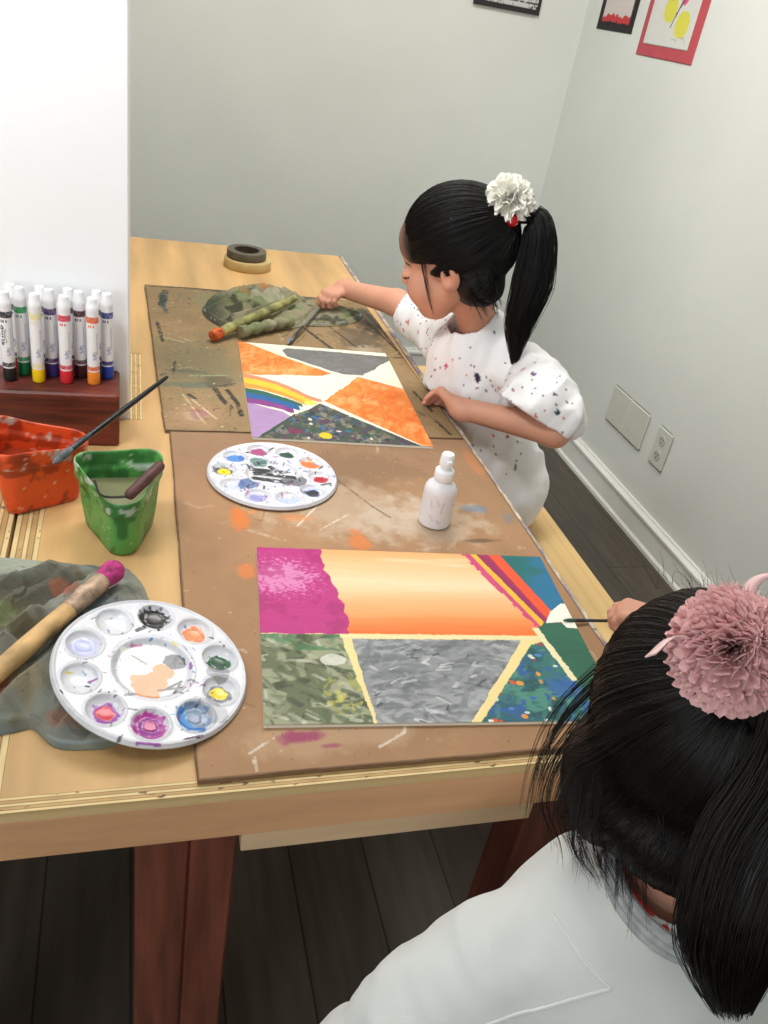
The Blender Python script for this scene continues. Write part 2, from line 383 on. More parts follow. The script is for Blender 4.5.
# ================================================================== TABLES AND BENCH
plym = M('maple_plywood', (206, 166, 112), .5, noise=.085, nscale=3, stretch=(6, .8, 1), bump=.04, bscale=30)
railm = M('rail_wood', (212, 162, 120), .5, noise=.05, nscale=4, stretch=(1.2, 8, 9), bump=.04, bscale=30)
palem = M('pale_pine', (222, 190, 152), .55, noise=.04, nscale=4, stretch=(1.5, 8, 9))
legm = M('red_stained_wood', (112, 62, 48), .48, noise=.16, nscale=7, stretch=(9, 9, .8), bump=.2, bscale=14)
plyedge = M('plywood_edge', attr=True, rough=.6)
def plycols(along_u):
    def f(U, V):
        a, b = (U, V) if along_u else (V, U); k = b * 5.0 + .02 * (n2(a, b, 20, seed=2) - .5)
        c = np.tile(A(226, 200, 146), U.shape + (1,)); c = mix(c, (186, 146, 92), (np.floor(k) % 2 == 1) * (.5 + .5 * n2(a, b, 60, 4, seed=1)))
        fr = np.abs(k - np.round(k)); c = mix(c, (92, 66, 40), (fr < .09) * .7)
        c = mix(c, (60, 44, 30), (n2(a, b, 70, 5, seed=9) > .72) * .6); return c * (1 + .14 * (n2(a, b, 40, 3, seed=4)[..., None] - .5))
    return f
tb = thing('work_table', 'long maple plywood work table with red stained legs', 'table', (.2, 1.4, 0))
MB().prism([(-.109, .532), (.56, .532), (.56, 2.335), (-.109, 2.335), (-.109, 1.545), (.017, 1.545), (.017, 1.268), (-.109, 1.268)], TT - .03, TT).build('tabletop', plym, tb)
slab('edge_band', plyedge, (-.141, .515), (.714, 0), (0, .017), TT - .012, TT, (400, 26), plycols(True), (200, 170, 120), tb)
slab('edge_band', plyedge, (-.141, .532), (.032, 0), (0, .703), TT - .012, TT, (30, 300), plycols(False), (200, 170, 120), tb)
slab('edge_band', plyedge, (-.0025, 1.269), (.0195, 0), (0, .275), TT - .012, TT, (30, 200), plycols(False), (200, 170, 120), tb)
def stained(U, V):
    c = np.tile(A(188, 166, 134), U.shape + (1,)); n = n2(U, V, 2, 90, seed=5)
    c = mix(c, (150, 142, 150), (n > .5) * .8); c = mix(c, (120, 110, 160), (n > .62) * .6); c = mix(c, (214, 206, 196), (n < .36) * .8)
    return mix(c, (90, 66, 44), (np.abs(U - .12) < .1) * .8)
slab('edge_band', plyedge, (.56, .532), (.013, 0), (0, 1.803), TT - .012, TT, (12, 500), stained, (190, 150, 100), tb)
MB().box(-.141, .515, .655, .573, .535, TT - .0121, .0015).build('front_rail', railm, tb)
MB().box(.551, .536, .655, .573, 2.335, TT - .0121, .0015).build('side_rail', railm, tb)
MB().box(-.141, .536, .655, -.119, 1.236, TT - .0121, .0015).build('side_rail', railm, tb)
MB().box(-.1, 2.313, .655, .55, 2.335, TT - .031, .0015).build('back_rail', railm, tb)
MB().box(.1065, .531, .608, .4285, .55, .6545, .001).build('batten', palem, tb)
for x0, y0 in ((.004, .536), (.43, .536), (.004, 2.2), (.43, 2.2)):
    w = .1 if x0 < .1 else .12
    lg = MB().box(x0, y0, 0, x0 + w * .52, y0 + .06, .6545, .003).box(x0 + w * .525, y0 + .002, 0, x0 + w, y0 + .062, .6545, .003)
    lg.build('leg', legm, tb)
base(tb, tb.location)
tb = thing('side_table', 'second plywood table abutting the left end of work table', 'table', (-.5, .9, 0))
MB().box(-.9, .532, TT - .03, -.177, 1.268, TT).build('tabletop', plym, tb)
slab('edge_band', plyedge, (-.177, .532), (.032, 0), (0, .703), TT - .012, TT, (30, 300), plycols(False), (200, 170, 120), tb)
slab('edge_band', plyedge, (-.9, .515), (.755, 0), (0, .017), TT - .012, TT, (300, 26), plycols(True), (200, 170, 120), tb)
MB().box(-.9, .515, .655, -.1455, .535, TT - .0121, .0015).build('front_rail', railm, tb)
MB().box(-.167, .536, .655, -.1455, 1.235, TT - .0121, .0015).build('side_rail', railm, tb)
for x0 in (-.88, -.27):
    for y0 in (.54, 1.1): MB().box(x0, y0, 0, x0 + .09, y0 + .09, .6895, .003).build('leg', legm, tb)
base(tb, tb.location)
bn = thing('bench', 'plain pale wood bench along the right side of the work table', 'bench', (.75, 1.6, 0))
def benchcol(U, V):
    n = n2(U, V, 14, 3, seed=6); c = np.tile(A(226, 190, 130), U.shape + (1,)) * (1 + .1 * (n[..., None] - .5)); r = np.sin(30 * U + 5 * n2(U, V, 3, 2, seed=3)) ** 8
    c = mix(c, (206, 160, 100), r * .35); d = np.hypot((U - .62) * .27, (V - .24) * 1.35)
    return mix(c, (150, 96, 52), np.exp(-(d / .009) ** 2) * .85)
slab('seat_board', M('bench_wood', attr=True, rough=.5), (.619, .87), (.27, 0), (0, 1.35), .425, .45, (100, 300), benchcol, (214, 176, 118), bn)
for y0 in (1.02, 1.95): MB().box(.66, y0, 0, .85, y0 + .035, .4248, .002).build('leg', palem, bn)
MB().box(.74, 1.0555, .3, .765, 1.9495, .38, .002).build('stretcher', palem, bn)
base(bn, bn.location)

# ================================================================== STAINED BOARDS
boardm = M('stained_board', attr=True, rough=.62, bump=.12, bscale=150)
def marks(c, x, y, L):
    c = c.copy()
    for col, w, al, pts in L:
        for i in range(len(pts) - 1):
            d, _ = segd(x, y, pts[i], pts[i + 1]); m = d < w * 1.5
            if not m.any(): continue
            xs, ys = x[m], y[m]; wn = w * (.5 + n2(xs, ys, 60, seed=len(pts) + int(w * 1e4))); c[m] = mix(c[m], col, (d[m] < wn) * al * ss(.28, .5, n2(xs, ys, 140, seed=3 + i)))
    return c
def scuffs(c, x, y, n, seed, cols, L, box):
    r = np.random.default_rng(seed); S = []
    for i in range(n):
        p = A(box[0] + (box[1] - box[0]) * r.random(), box[2] + (box[3] - box[2]) * r.random()); a = r.random() * 6.28; d = A(math.cos(a), math.sin(a)) * L * (.2 + r.random() ** 2); q = p + d + .2 * L * r.normal(size=2)
        S.append((cols[r.integers(len(cols))], .0008 + .0026 * r.random() ** 2, .2 + .4 * r.random(), [tuple(p), tuple((p + q) / 2 + .1 * L * r.normal(size=2)), tuple(q)]))
    return marks(c, x, y, S)
def blobs(c, x, y, L, soft=.55):
    c = c.copy()
    for col, cx, cy, rx, ry, al, th in L:
        d = np.hypot((x - cx) / rx, (y - cy) / ry); m = d < 1.9
        if m.any(): c[m] = mix(c[m], col, al * ss(-.1 if soft > .3 else 0, soft, (1 - d[m]) + 1.5 * (n2(x[m], y[m], 55, seed=int(cx * 991) % 97) - th)))
    return c
def board_near(U, V):
    x = .058 + .505 * U; y = .528 + .694 * V; n = n2(x, y, 9, seed=1); m = n2(x, y, 45, 30, seed=2)
    c = np.tile(A(164, 124, 88), U.shape + (1,)) * (1 + .2 * (n[..., None] - .5) + .1 * (m[..., None] - .5))
    c = mix(c, (134, 106, 84), ss(.95, 1.2, y) * .45)
    c = blobs(c, x, y, [((206, 190, 172), .30, 1.0, .15, .10, .45, .52), ((210, 198, 184), .40, .96, .12, .07, .45, .5), ((120, 92, 66), .34, 1.11, .12, .06, .4, .45), ((206, 180, 150), .2, .57, .12, .03, .35, .5),
        ((216, 118, 52), .142, .968, .016, .028, .85, .42), ((214, 116, 54), .186, 1.0, .02, .012, .7, .45), ((214, 120, 60), .30, .912, .016, .028, .8, .42), ((216, 122, 62), .14, .848, .012, .02, .8, .42),
        ((220, 130, 70), .225, .97, .03, .01, .5, .5), ((150, 52, 96), .163, .571, .022, .009, .85, .4), ((150, 60, 100), .19, .556, .012, .004, .7, .45), ((110, 130, 160), .50, .995, .025, .012, .6, .48), ((112, 122, 140), .545, .97, .014, .02, .5, .45), ((84, 66, 52), .48, .91, .03, .006, .6, .5), ((200, 120, 70), .55, 1.13, .012, .06, .5, .5)])
    c = marks(c, x, y, [((220, 140, 80), .004, .7, [(.16, .985), (.21, 1.01), (.24, 1.03)]), ((224, 210, 196), .0016, .8, [(.22, .95), (.27, 1.02)]), ((224, 210, 196), .0014, .7, [(.25, .94), (.30, .98)]), ((96, 76, 60), .0016, .7, [(.3, 1.08), (.34, 1.0), (.36, .97)]), ((226, 216, 206), .0015, .7, [(.11, .555), (.135, .572)]), ((226, 216, 206), .0015, .7, [(.24, .55), (.27, .566), (.275, .58)])])
    c = scuffs(c, x, y, 46, 17, [(206, 186, 164), (196, 172, 146), (120, 90, 66), (214, 200, 184), (104, 80, 62), (190, 120, 80)], .05, (.06, .56, .53, 1.22))
    sp = n2(x, y, 210, seed=21, o=2); c = mix(c, (226, 218, 206), ss(.84, .9, sp) * .6); c = mix(c, (86, 60, 44), (sp < .14) * .6)
    e = np.minimum(np.minimum(U * .505, (1 - U) * .505), np.minimum(V, 1 - V) * .694); return mix(c, (92, 66, 46), (e < .0022) * .7)
slab('painting_board', boardm, (.058, .5275), (.505, 0), (0, .694), TT + .0004, TT + .0055, (340, 440), board_near, (120, 90, 62), wob=.004)
tag(bpy.data.objects['painting_board'], 'brown paint scuffed board under the larger pink and orange canvas, near end', 'board')
b1o, b1u, b1v = A(.05, 1.2245), A(.511, .0), A(-.022, .712)
def board_far(U, V):
    x = b1o[0] + b1u[0] * U + b1v[0] * V; y = b1o[1] + b1v[1] * V; n = n2(x, y, 8, seed=14); m = n2(x, y, 40, 22, seed=15)
    c = np.tile(A(146, 120, 84), U.shape + (1,)) * (1 + .22 * (n[..., None] - .5) + .14 * (m[..., None] - .5))
    c = blobs(c, x, y, [((112, 112, 84), .12, 1.5, .09, .14, .5, .45), ((88, 92, 78), .1, 1.46, .05, .012, .6, .5), ((92, 104, 92), .09, 1.40, .06, .015, .6, .48), ((60, 72, 70), .066, 1.83, .009, .06, .8, .4),
        ((70, 68, 56), .15, 1.42, .03, .03, .5, .5), ((170, 130, 100), .1, 1.28, .06, .05, .5, .45), ((120, 54, 70), .108, 1.286, .014, .02, .8, .42), ((66, 60, 52), .47, 1.68, .06, .09, .55, .5), ((58, 52, 44), .52, 1.8, .03, .1, .7, .48), ((190, 176, 156), .47, 1.62, .04, .03, .6, .5), ((150, 130, 98), .40, 1.7, .06, .05, .4, .5), ((204, 186, 160), .1, 1.28, .03, .02, .4, .55), ((64, 66, 54), .3, 1.93, .2, .012, .7, .46), ((120, 128, 90), .2, 1.85, .1, .08, .5, .5)])
    dk = (44, 38, 34)
    c = marks(c, x, y, [(dk, .005, .9, [(.142, 1.39), (.150, 1.35), (.163, 1.315)]), (dk, .0045, .9, [(.163, 1.385), (.176, 1.335), (.178, 1.285)]), (dk, .004, .8, [(.095, 1.36), (.105, 1.345)]), (dk, .003, .8, [(.077, 1.5), (.072, 1.45)]), (dk, .004, .8, [(.05, 1.7), (.058, 1.6)]), (dk, .004, .85, [(.36, 1.72), (.40, 1.61)]), (dk, .003, .8, [(.42, 1.74), (.44, 1.68), (.455, 1.63)]), (dk, .005, .85, [(.53, 1.86), (.553, 1.63)]), (dk, .003, .8, [(.515, 1.80), (.54, 1.66), (.548, 1.60)]), (dk, .003, .8, [(.46, 1.58), (.55, 1.585)]),
        (dk, .003, .8, [(.522, 1.42), (.535, 1.33)]), (dk, .003, .8, [(.53, 1.29), (.541, 1.24)]), (dk, .0025, .8, [(.505, 1.33), (.515, 1.31)]), ((196, 170, 134), .002, .8, [(.085, 1.36), (.115, 1.25)]), ((204, 184, 150), .002, .8, [(.1, 1.34), (.135, 1.27)]), ((200, 190, 170), .002, .6, [(.06, 1.62), (.1, 1.6)]), ((40, 52, 52), .008, .85, [(.072, 1.905), (.062, 1.81)]), (dk, .003, .7, [(.04, 1.925), (.15, 1.935), (.3, 1.92)]), ((210, 80, 50), .003, .7, [(.44, 1.60), (.445, 1.58)]), ((160, 200, 170), .002, .5, [(.1, 1.44), (.17, 1.45)])])
    c = scuffs(c, x, y, 120, 19, [(60, 52, 44), (80, 76, 62), (196, 180, 152), (50, 46, 42), (120, 110, 80), (170, 150, 120), (70, 84, 74)], .045, (.03, .56, 1.23, 1.93))
    sp = n2(x, y, 190, seed=31, o=2); c = mix(c, (222, 214, 198), ss(.83, .9, sp) * .7); c = mix(c, (50, 42, 36), (sp < .16) * .7)
    e = np.minimum(np.minimum(U, 1 - U) * .511, np.minimum(V, 1 - V) * .712); return mix(c, (84, 62, 44), (e < .0025) * .7)
slab('painting_board', boardm, b1o, b1u, b1v, TT + .0004, TT + .0055, (340, 440), board_far, (112, 84, 58), wob=.004)
tag(bpy.data.objects['painting_board.001'], 'olive brown board streaked with dark paint under the striped canvas, far end', 'board')
ZB = TT + .0056

# ================================================================== CANVAS PAINTINGS
canvasm = M('acrylic_on_canvas', attr=True, rough=.5, spec=.35)
def lerp(a, b, t): return np.array(a, float) * (1 - t[..., None]) + np.array(b, float) * t[..., None]
def daub(U, V, pal, seed, fx, fy, th=.0):
    c = np.tile(A(*pal[0]), U.shape + (1,))
    for i, col in enumerate(pal[1:]):
        n = n2(U + .02 * n2(U, V, 30, seed=seed), V, fx * (1 + .25 * i), fy * (1 + .2 * i), seed=seed + 5 * i + 1, o=3); c = mix(c, col, ss(.56 + th, .62 + th, n))
    return c
def dots(c, U, V, cols, n, seed, rx, ry, keep):
    r = np.random.default_rng(seed); c = c.copy(); N = n2(U, V, 80, seed=seed) - .5
    for i in range(n):
        x, y = r.random(2); a, b = rx * (.5 + r.random()), ry * (.5 + r.random()); col = cols[r.integers(len(cols))]
        i0, i1 = np.searchsorted(U[:, 0], (x - 1.2 * a, x + 1.2 * a)); j0, j1 = np.searchsorted(V[0], (y - 1.2 * b, y + 1.2 * b)); s = (slice(i0, i1), slice(j0, j1))
        if i1 > i0 and j1 > j0: c[s] = mix(c[s], col, (np.hypot((U[s] - x) / a, (V[s] - y) / b) < .75 + .5 * N[s]) * keep[s])
    return c
def strokes(c, U, V, cols, n, seed, L, w, ang, keep, al=.65):
    r = np.random.default_rng(seed); c = c.copy(); N = n2(U, V, 130, 60, seed=seed); g0, g1 = U[:, 0], V[0]
    for i in range(n):
        x, y = r.random(2); a = ang + .5 * r.normal(); l = L * (.4 + r.random()); dx, dy = math.cos(a) * l, math.sin(a) * l * 1.3; ww = w * (.5 + r.random()); col = cols[r.integers(len(cols))]
        i0, i1 = np.searchsorted(g0, (min(x, x + dx) - 2 * ww, max(x, x + dx) + 2 * ww)); j0, j1 = np.searchsorted(g1, (min(y, y + dy) - 2 * ww, max(y, y + dy) + 2 * ww)); q = (slice(i0, i1), slice(j0, j1))
        if i1 > i0 and j1 > j0:
            d, t = segd(U[q], V[q], (x, y), (x + dx, y + dy)); c[q] = mix(c[q], col, ss(1.1, .6, d / ww + .9 * (N[q] - .5)) * al * (1 - .6 * t * N[q]) * keep[q])
    return c
def paint_big(U, V):
    w1 = .012 * (n2(U, V, 22, seed=1) - .5); w2 = .012 * (n2(U, V, 60, seed=2) - .5)
    x, y = U + w1, V + w1
    cream = A(238, 216, 150); c = np.tile(cream, U.shape + (1,))
    # orange sky
    t = np.clip((V - .44) / .56, 0, 1); st = n2(U, V, 2.2, 26, seed=4); tt = np.clip(t + .12 * (st - .5), 0, 1)
    sky = np.where((tt < .2)[..., None], lerp((236, 108, 40), (240, 150, 84), tt / .2), np.where((tt < .6)[..., None], lerp((240, 156, 92), (250, 212, 172), (tt - .2) / .4), lerp((250, 212, 172), (242, 172, 112), np.clip((tt - .6) / .4, 0, 1))))
    sky = mix(sky, (252, 226, 196), ss(.6, .75, n2(U, V, 2.5, 18, seed=7)) * .5 * (t > .3))
    c = np.where((V > .452 + w2 + .012 * U * 0)[..., None], sky, c)
    # teal / blue corner
    teal = mix(np.tile(A(20, 104, 104), U.shape + (1,)), (30, 110, 150), ss(.86, .95, U - .3 * (V - .8))); teal = mix(teal, (26, 92, 66), ss(.5, .6, n2(U, V, 12, seed=9)) * .4)
    # rainbow: parameter s across the bands
    top = [.716, .742, .764, .808, .852, 1.3]; bot = [.866, .88, .905, .925, .966, 1.4]
    tv = (.985 - V) / (.985 - .5); sx = U + .006 * (n2(U, V, 40, seed=3) - .5)
    cols = [(206, 70, 120), (244, 182, 52), (150, 34, 92), (232, 84, 44), None]
    for i in range(5):
        a = top[i] + (bot[i] - top[i]) * tv - (.008 * (n2(U, V, 30, seed=21) > .5) if i == 0 else 0); b = top[i + 1] + (bot[i + 1] - top[i + 1]) * tv
        m = (sx >= a) & (sx < b) & (V > .47)
        band = teal if cols[i] is None else np.tile(A(*cols[i]), U.shape + (1,)) * (1 + .12 * (n2(U, V, 40, 8, seed=30 + i)[..., None] - .5))
        if i == 2: band = mix(band, (196, 54, 60), ss(.7, .9, (sx - a) / (b - a) + .3 * (n2(U, V, 20, seed=5) - .5)) * .5)
        c = np.where(m[..., None], band, c)
    # magenta block with bumpy edge
    e = .205 + .05 * ss(.95, .55, V) + .009 * np.abs(np.sin(V * 31 + 3 * n2(U, V, 1, 7, seed=91))) + w1; e = e + .010 * (n2(U, V, 3, 34, seed=90) - .5); mg = np.tile(A(186, 44, 124), U.shape + (1,))
    mg = mix(mg, (222, 150, 190), ss(.5, .75, n2(U, V, 120, seed=12, o=2) * .6 + .55 * np.exp(-(np.hypot(U - .07, (V - .8)) / .14) ** 2)) * .8); mg = mix(mg, (160, 26, 100), ss(.55, .65, n2(U, V, 16, seed=13)) * .5)
    c = np.where(((U < e) & (V > .45 + .01 * (n2(U, V, 30, seed=5) - .5)))[..., None], mg, c)
    # lower row
    low = V < .47
    ol = daub(U, V, [(96, 104, 72), (128, 132, 100), (66, 76, 46), (150, 152, 124)], 40, 7, 9)
    ol = strokes(ol, U, V, [(62, 70, 42), (90, 104, 70), (178, 180, 156), (206, 206, 190), (120, 124, 94), (76, 92, 56), (160, 160, 126), (50, 58, 38)], 1100, 44, .035, .0085, 2.4, low & (U < .32)); ol = mix(ol, (66, 118, 74), ss(.5, .62, n2(U, V, 14, seed=41)) * (V > .36) * .7)
    ol = strokes(ol, U, V, [(190, 184, 76), (204, 196, 96), (168, 164, 70)], 700, 45, .03, .007, 1.2, (np.hypot((U - .215) / .055, (V - .14) / .10) < 1), .6); ol = mix(ol, (210, 210, 198), (np.hypot((U - .2) / .035, (V - .31) / .03) < 1 + .7 * (n2(U, V, 40, seed=43) - .5)) * .85)
    c = np.where(((x < .232 + (.438 - V) * .12) & (V < .447 + w2))[..., None], ol, c)
    g = daub(U, V, [(140, 142, 145), (124, 126, 130), (154, 156, 159)], 50, 6, 14)
    g = strokes(g, U, V, [(120, 122, 127), (104, 106, 112), (160, 162, 164), (178, 180, 181), (92, 94, 100), (146, 148, 151)], 1500, 51, .06, .009, .1, low & (U > .24) & (U < .84), .55)
    g = strokes(g, U, V, [(206, 207, 208), (222, 222, 221)], 130, 52, .03, .006, .2, low & (U > .3) & (U < .8) & (V < .36), .7); g = strokes(g, U, V, [(58, 60, 66), (44, 46, 52)], 90, 53, .025, .0035, .2, low & (U > .3) & (U < .8), .8)
    c = np.where(((x > .262 + (.42 - V) * .075) & (x < .795 - (.428 - V) * .575) & (V < .424 + w2))[..., None], g, c)
    tl = daub(U, V, [(50, 112, 106), (36, 92, 110), (74, 136, 120), (30, 84, 84), (44, 90, 150)], 60, 12, 14); ok = (x > .835 - (.428 - V) * .60)
    tl = strokes(tl, U, V, [(36, 92, 110), (74, 136, 120), (30, 84, 84), (50, 96, 160), (60, 116, 96)], 900, 61, .03, .007, .8, (U > .5) & low, .6)
    tl = dots(tl, U, V, [(206, 88, 44), (226, 226, 214), (70, 130, 190), (220, 150, 60), (150, 60, 60), (220, 224, 214), (60, 96, 170), (196, 214, 190)], 330, 5, .010, .012, ok & (V < .5))
    tl = mix(tl, (52, 100, 170), ss(.6, .3, np.hypot((U - .87) / .13, (V - .17) / .13) + .5 * (n2(U, V, 16, seed=66) - .5)) * .8)
    c = np.where((ok & (x < .985 + 1 * (V < .3)) & (V < .405 + w2 + .4 * (U - .83)) )[..., None], tl, c)
    # dark green area right of the cream bar, and the cream bar itself
    gr = np.tile(A(40, 100, 76), U.shape + (1,)) * (1 + .2 * (n2(U, V, 10, 16, seed=70)[..., None] - .5)); lineu = .86 + (.47 - V) * .17
    c = np.where(((U > lineu + .006) & (V < .535 + .06 * (n2(U, V, 14, seed=71) - .5) - 1.0 * np.maximum(.9 - U, 0)))[..., None], gr, c)
    c = mix(c, (236, 226, 180), (np.abs(U - lineu) < .011 + w2) & (V < .5) & (V > .2)); c = mix(c, (240, 238, 224), (inpoly(x, y, [(.985, .66), (1.02, .66), (1.02, .5), (.965, .505), (.955, .54), (.90, .53), (.93, .60)])))
    b = n2(U, V, 40, seed=80, o=2); c = mix(c, (232, 220, 170), ((np.abs(V - .437) < .008 + w2) & (U > .23) & (U < .86)) * 1.0)
    return c
def relief(s): return lambda U, V, c: .0007 * (n2(U, V, 30, 40, seed=s) - .5) + .0004 * (c.mean(-1) / 255 - .5) + .0005
A0, AU, AV = A(.127, .585), A(.3955, -.028), A(.0295, .3075)
AU = A(.3955, -.031)
slab('canvas_painting', canvasm, A0, AU, AV, ZB + .0002, ZB + .0042, (520, 420), paint_big, (222, 214, 196), relief=relief(3))
tag(bpy.data.objects['canvas_painting'], 'canvas with magenta block, orange sky and grey patch, nearer the camera', 'painting')
def paint_far(U, V):
    w = .02 * (n2(U, V, 16, seed=101) - .5); x, y = U + w, V - w; cream = A(232, 228, 206); c = np.tile(cream, U.shape + (1,))
    def fill(poly, col): nonlocal c; c = np.where(inpoly(x, y, poly)[..., None], col, c)
    g = np.tile(A(112, 110, 108), U.shape + (1,)) * (1 + .2 * (n2(U, V, 8, 12, seed=102)[..., None] - .5))
    og = mix(np.tile(A(240, 130, 52), U.shape + (1,)), (246, 168, 104), ss(.45, .62, n2(U, V, 9, 12, seed=103)) * .8); og = mix(og, (228, 104, 34), ss(.55, .66, n2(U, V, 14, 18, seed=104)) * .6)
    og = strokes(og, U, V, [(236, 116, 40), (244, 150, 84), (248, 176, 120), (230, 104, 34)], 900, 116, .05, .010, .9, np.ones(U.shape, bool), .4); g = strokes(g, U, V, [(96, 94, 92), (128, 126, 124), (110, 112, 116)], 500, 117, .06, .010, .2, V > .6, .5)
    fill([(.28, .93), (.32, .965), (1.1, .96), (.99, .9), (.768, .69), (.636, .69), (.535, .735), (.30, .86)], g)
    fill([(-.1, 1.1), (.05, 1.0), (.277, .85), (.56, .69), (.50, .655), (.244, .63), (-.1, .60)], og)
    fill([(.729, .67), (1.1, .53), (1.1, -.05), (.94, .0), (.455, .375)], og)
    mul = daub(U, V, [(70, 74, 66), (110, 108, 84), (40, 60, 60), (130, 124, 110), (60, 84, 70), (84, 60, 80)], 110, 12, 16)
    mul = strokes(mul, U, V, [(70, 74, 66), (120, 116, 92), (40, 60, 60), (60, 84, 120), (60, 90, 70), (96, 60, 84), (150, 146, 126)], 1200, 115, .03, .008, .6, V < .42, .6)
    mul = dots(mul, U, V, [(50, 96, 150), (60, 120, 90), (206, 206, 196), (150, 140, 90), (90, 60, 84), (44, 110, 150), (34, 52, 50)], 330, 9, .016, .012, np.ones(U.shape, bool))
    mul = mix(mul, (120, 44, 84), ss(.6, .3, np.hypot((U - .24) / .1, (V - .07) / .05) + .6 * (n2(U, V, 20, seed=112) - .5))); mul = mix(mul, (232, 190, 40), np.hypot((U - .40) / .035, (V - .045) / .026) < 1 + .5 * (n2(U, V, 30, seed=113) - .5))
    fill([(.03, -.1), (.04, .01), (.252, .215), (.43, .345), (.93, .0), (1.0, -.1)], mul)
    lav = np.tile(A(168, 136, 178), U.shape + (1,)) * (1 + .14 * (n2(U, V, 8, 14, seed=120)[..., None] - .5)); fill([(-.1, .32), (0, .318), (.2, .24), (.238, .2), (.012, -.03), (-.1, -.05)], lav)
    L = [.62, .575, .51, .465, .42, .362, .312]; R = [.39, .365, .335, .312, .29, .255, .215]; X = [.44, .405, .365, .338, .314, .276, .246]
    cols = [(222, 132, 100), (242, 188, 54), (224, 150, 60), (44, 96, 74), (40, 92, 150), (132, 60, 130)]
    for i in range(6):
        t0 = np.clip(U / X[i], 0, 1); t1 = np.clip(U / X[i + 1], 0, 1); bend = .035 * np.sin(PI * np.clip(U / .36, 0, 1)) * (1 if i < 3 else .7)
        a = L[i] + (R[i] - L[i]) * t0 + bend; b = L[i + 1] + (R[i + 1] - L[i + 1]) * t1 + bend
        m = (y <= a) & (y > b) & (x < X[i] - .02 + (0 if i else .02)); c = np.where(m[..., None], np.tile(A(*cols[i]), U.shape + (1,)) * (1 + .12 * (n2(U, V, 30, 6, seed=130 + i)[..., None] - .5)), c)
    c = mix(c, (240, 214, 90), np.hypot((x - .37) / .04, (y - .345) / .022) < 1); c = mix(c, (52, 78, 60), (np.abs(U - .18 - (V - .14) * 1.0) < .012 + w) & (U > .05) & (U < .26))
    return c
slab('canvas_painting', canvasm, A(.186, 1.2), A(.305, -.0165), A(.0185, .4085), ZB + .0002, ZB + .0042, (400, 480), paint_far, (222, 214, 196), relief=relief(9))
tag(bpy.data.objects['canvas_painting.001'], 'canvas with orange triangles, rainbow stripes and lavender corner before the far girl', 'painting')

# ================================================================== PALETTES
palm = M('palette_plastic', attr=True, rough=.3, spec=.5, coat=.15)
def palette(label, ctr, nrm, R, wells, a0, centre, rim, seed):
    nr, na = 150, 360; r = np.linspace(0, 1, nr) ** .85 * R; th = np.linspace(0, 2 * PI, na, endpoint=False); Rr, T = np.meshgrid(r, th, indexing='ij'); X, Y = Rr * np.cos(T), Rr * np.sin(T); k = R / .1
    z = np.full(X.shape, .0065); d = np.hypot(X, Y) / (.041 * k); z -= .005 * ss(1.08, .86, d)
    z += .0012 * np.exp(-((Rr - .041 * k) / .0025) ** 2) + .0015 * ss(.094, .098, Rr / k) - .004 * ss(.0975, .1, Rr / k)
    c = np.tile(A(216, 216, 223), X.shape + (1,)); q = np.random.default_rng(seed)
    sm = n2(X, Y, 60, seed=seed); c = mix(c, (196, 196, 206), ss(.55, .75, sm) * .5)
    wc = []
    for i in range(10):
        a = math.radians(a0 - 36 * i); wx, wy = .0735 * k * math.cos(a), .0735 * k * math.sin(a); wc.append((wx, wy)); dd = np.hypot(X - wx, Y - wy) / (.0185 * k); z -= .0065 * np.clip(1 - dd ** 2.6, 0, 1) ** .7; z += .0008 * np.exp(-((dd - 1.02) / .1) ** 2)
    for (cols, al, sz, ox, oy), (wx, wy) in zip(wells, wc):
        for j, col in enumerate(cols):
            n = n2(X, Y, 130, seed=seed + 13 * j + int(abs(wx) * 900)); dd = np.hypot(X - wx - ox * k, Y - wy - oy * k) / (.0165 * k * sz * (1 - .3 * j)); m = al * ss(0, .18, 1 - dd + .9 * (n - .5)); c = mix(c, col, m); z += .0009 * m
    for col, pts, w, al in centre: c = marks(c, X, Y, [(col, w, al, pts)]) if len(pts) > 1 else blobs(c, X, Y, [(col, pts[0][0], pts[0][1], w, w * .9, al, .42)], .12)
    for i in range(rim):
        a, rr = q.random() * 2 * PI, R * (.3 + .66 * q.random()); s = .0007 + .0022 * q.random() ** 3; x0, y0 = rr * math.cos(a), rr * math.sin(a); ex = q.normal() * s * 1.0; ey = q.normal() * s * 1.0
        dd, _ = segd(X, Y, (x0 - ex, y0 - ey), (x0 + ex, y0 + ey)); col = [(40, 40, 48), (60, 60, 70), (80, 130, 190), (150, 90, 160), (120, 120, 130), (190, 120, 160), (220, 200, 90), (40, 40, 46)][q.integers(8)]
        c = mix(c, col, (dd < s * .6) * .85)
    top = np.stack([X, Y, z], -1).reshape(-1, 3); bot = np.stack([X, Y, z - .0016], -1).reshape(-1, 3); N = len(top); i, j = np.meshgrid(np.arange(nr - 1), np.arange(na), indexing='ij')
    f = np.stack([i * na + j, (i + 1) * na + j, (i + 1) * na + (j + 1) % na, i * na + (j + 1) % na], -1).reshape(-1, 4); jj = np.arange(na); e = (nr - 1) * na
    side = np.stack([e + jj, N + e + jj, N + e + (jj + 1) % na, e + (jj + 1) % na], 1)
    n = A(*nrm); n /= np.linalg.norm(n); e1 = np.cross([0, 1, 0], n); e1 /= np.linalg.norm(e1); e2 = np.cross(n, e1); B = np.array([e1, e2, n])
    V = np.concatenate([top, bot]); o = link('paint_palette', mesh_np('paint_palette', V, [f, f[:, ::-1] + N, side], np.concatenate([c.reshape(-1, 3)] * 2)), palm)
    o.matrix_world = Matrix(((B[0][0], B[1][0], B[2][0], ctr[0]), (B[0][1], B[1][1], B[2][1], ctr[1]), (B[0][2], B[1][2], B[2][2], ctr[2]), (0, 0, 0, 1))); tag(o, label, 'palette'); return o
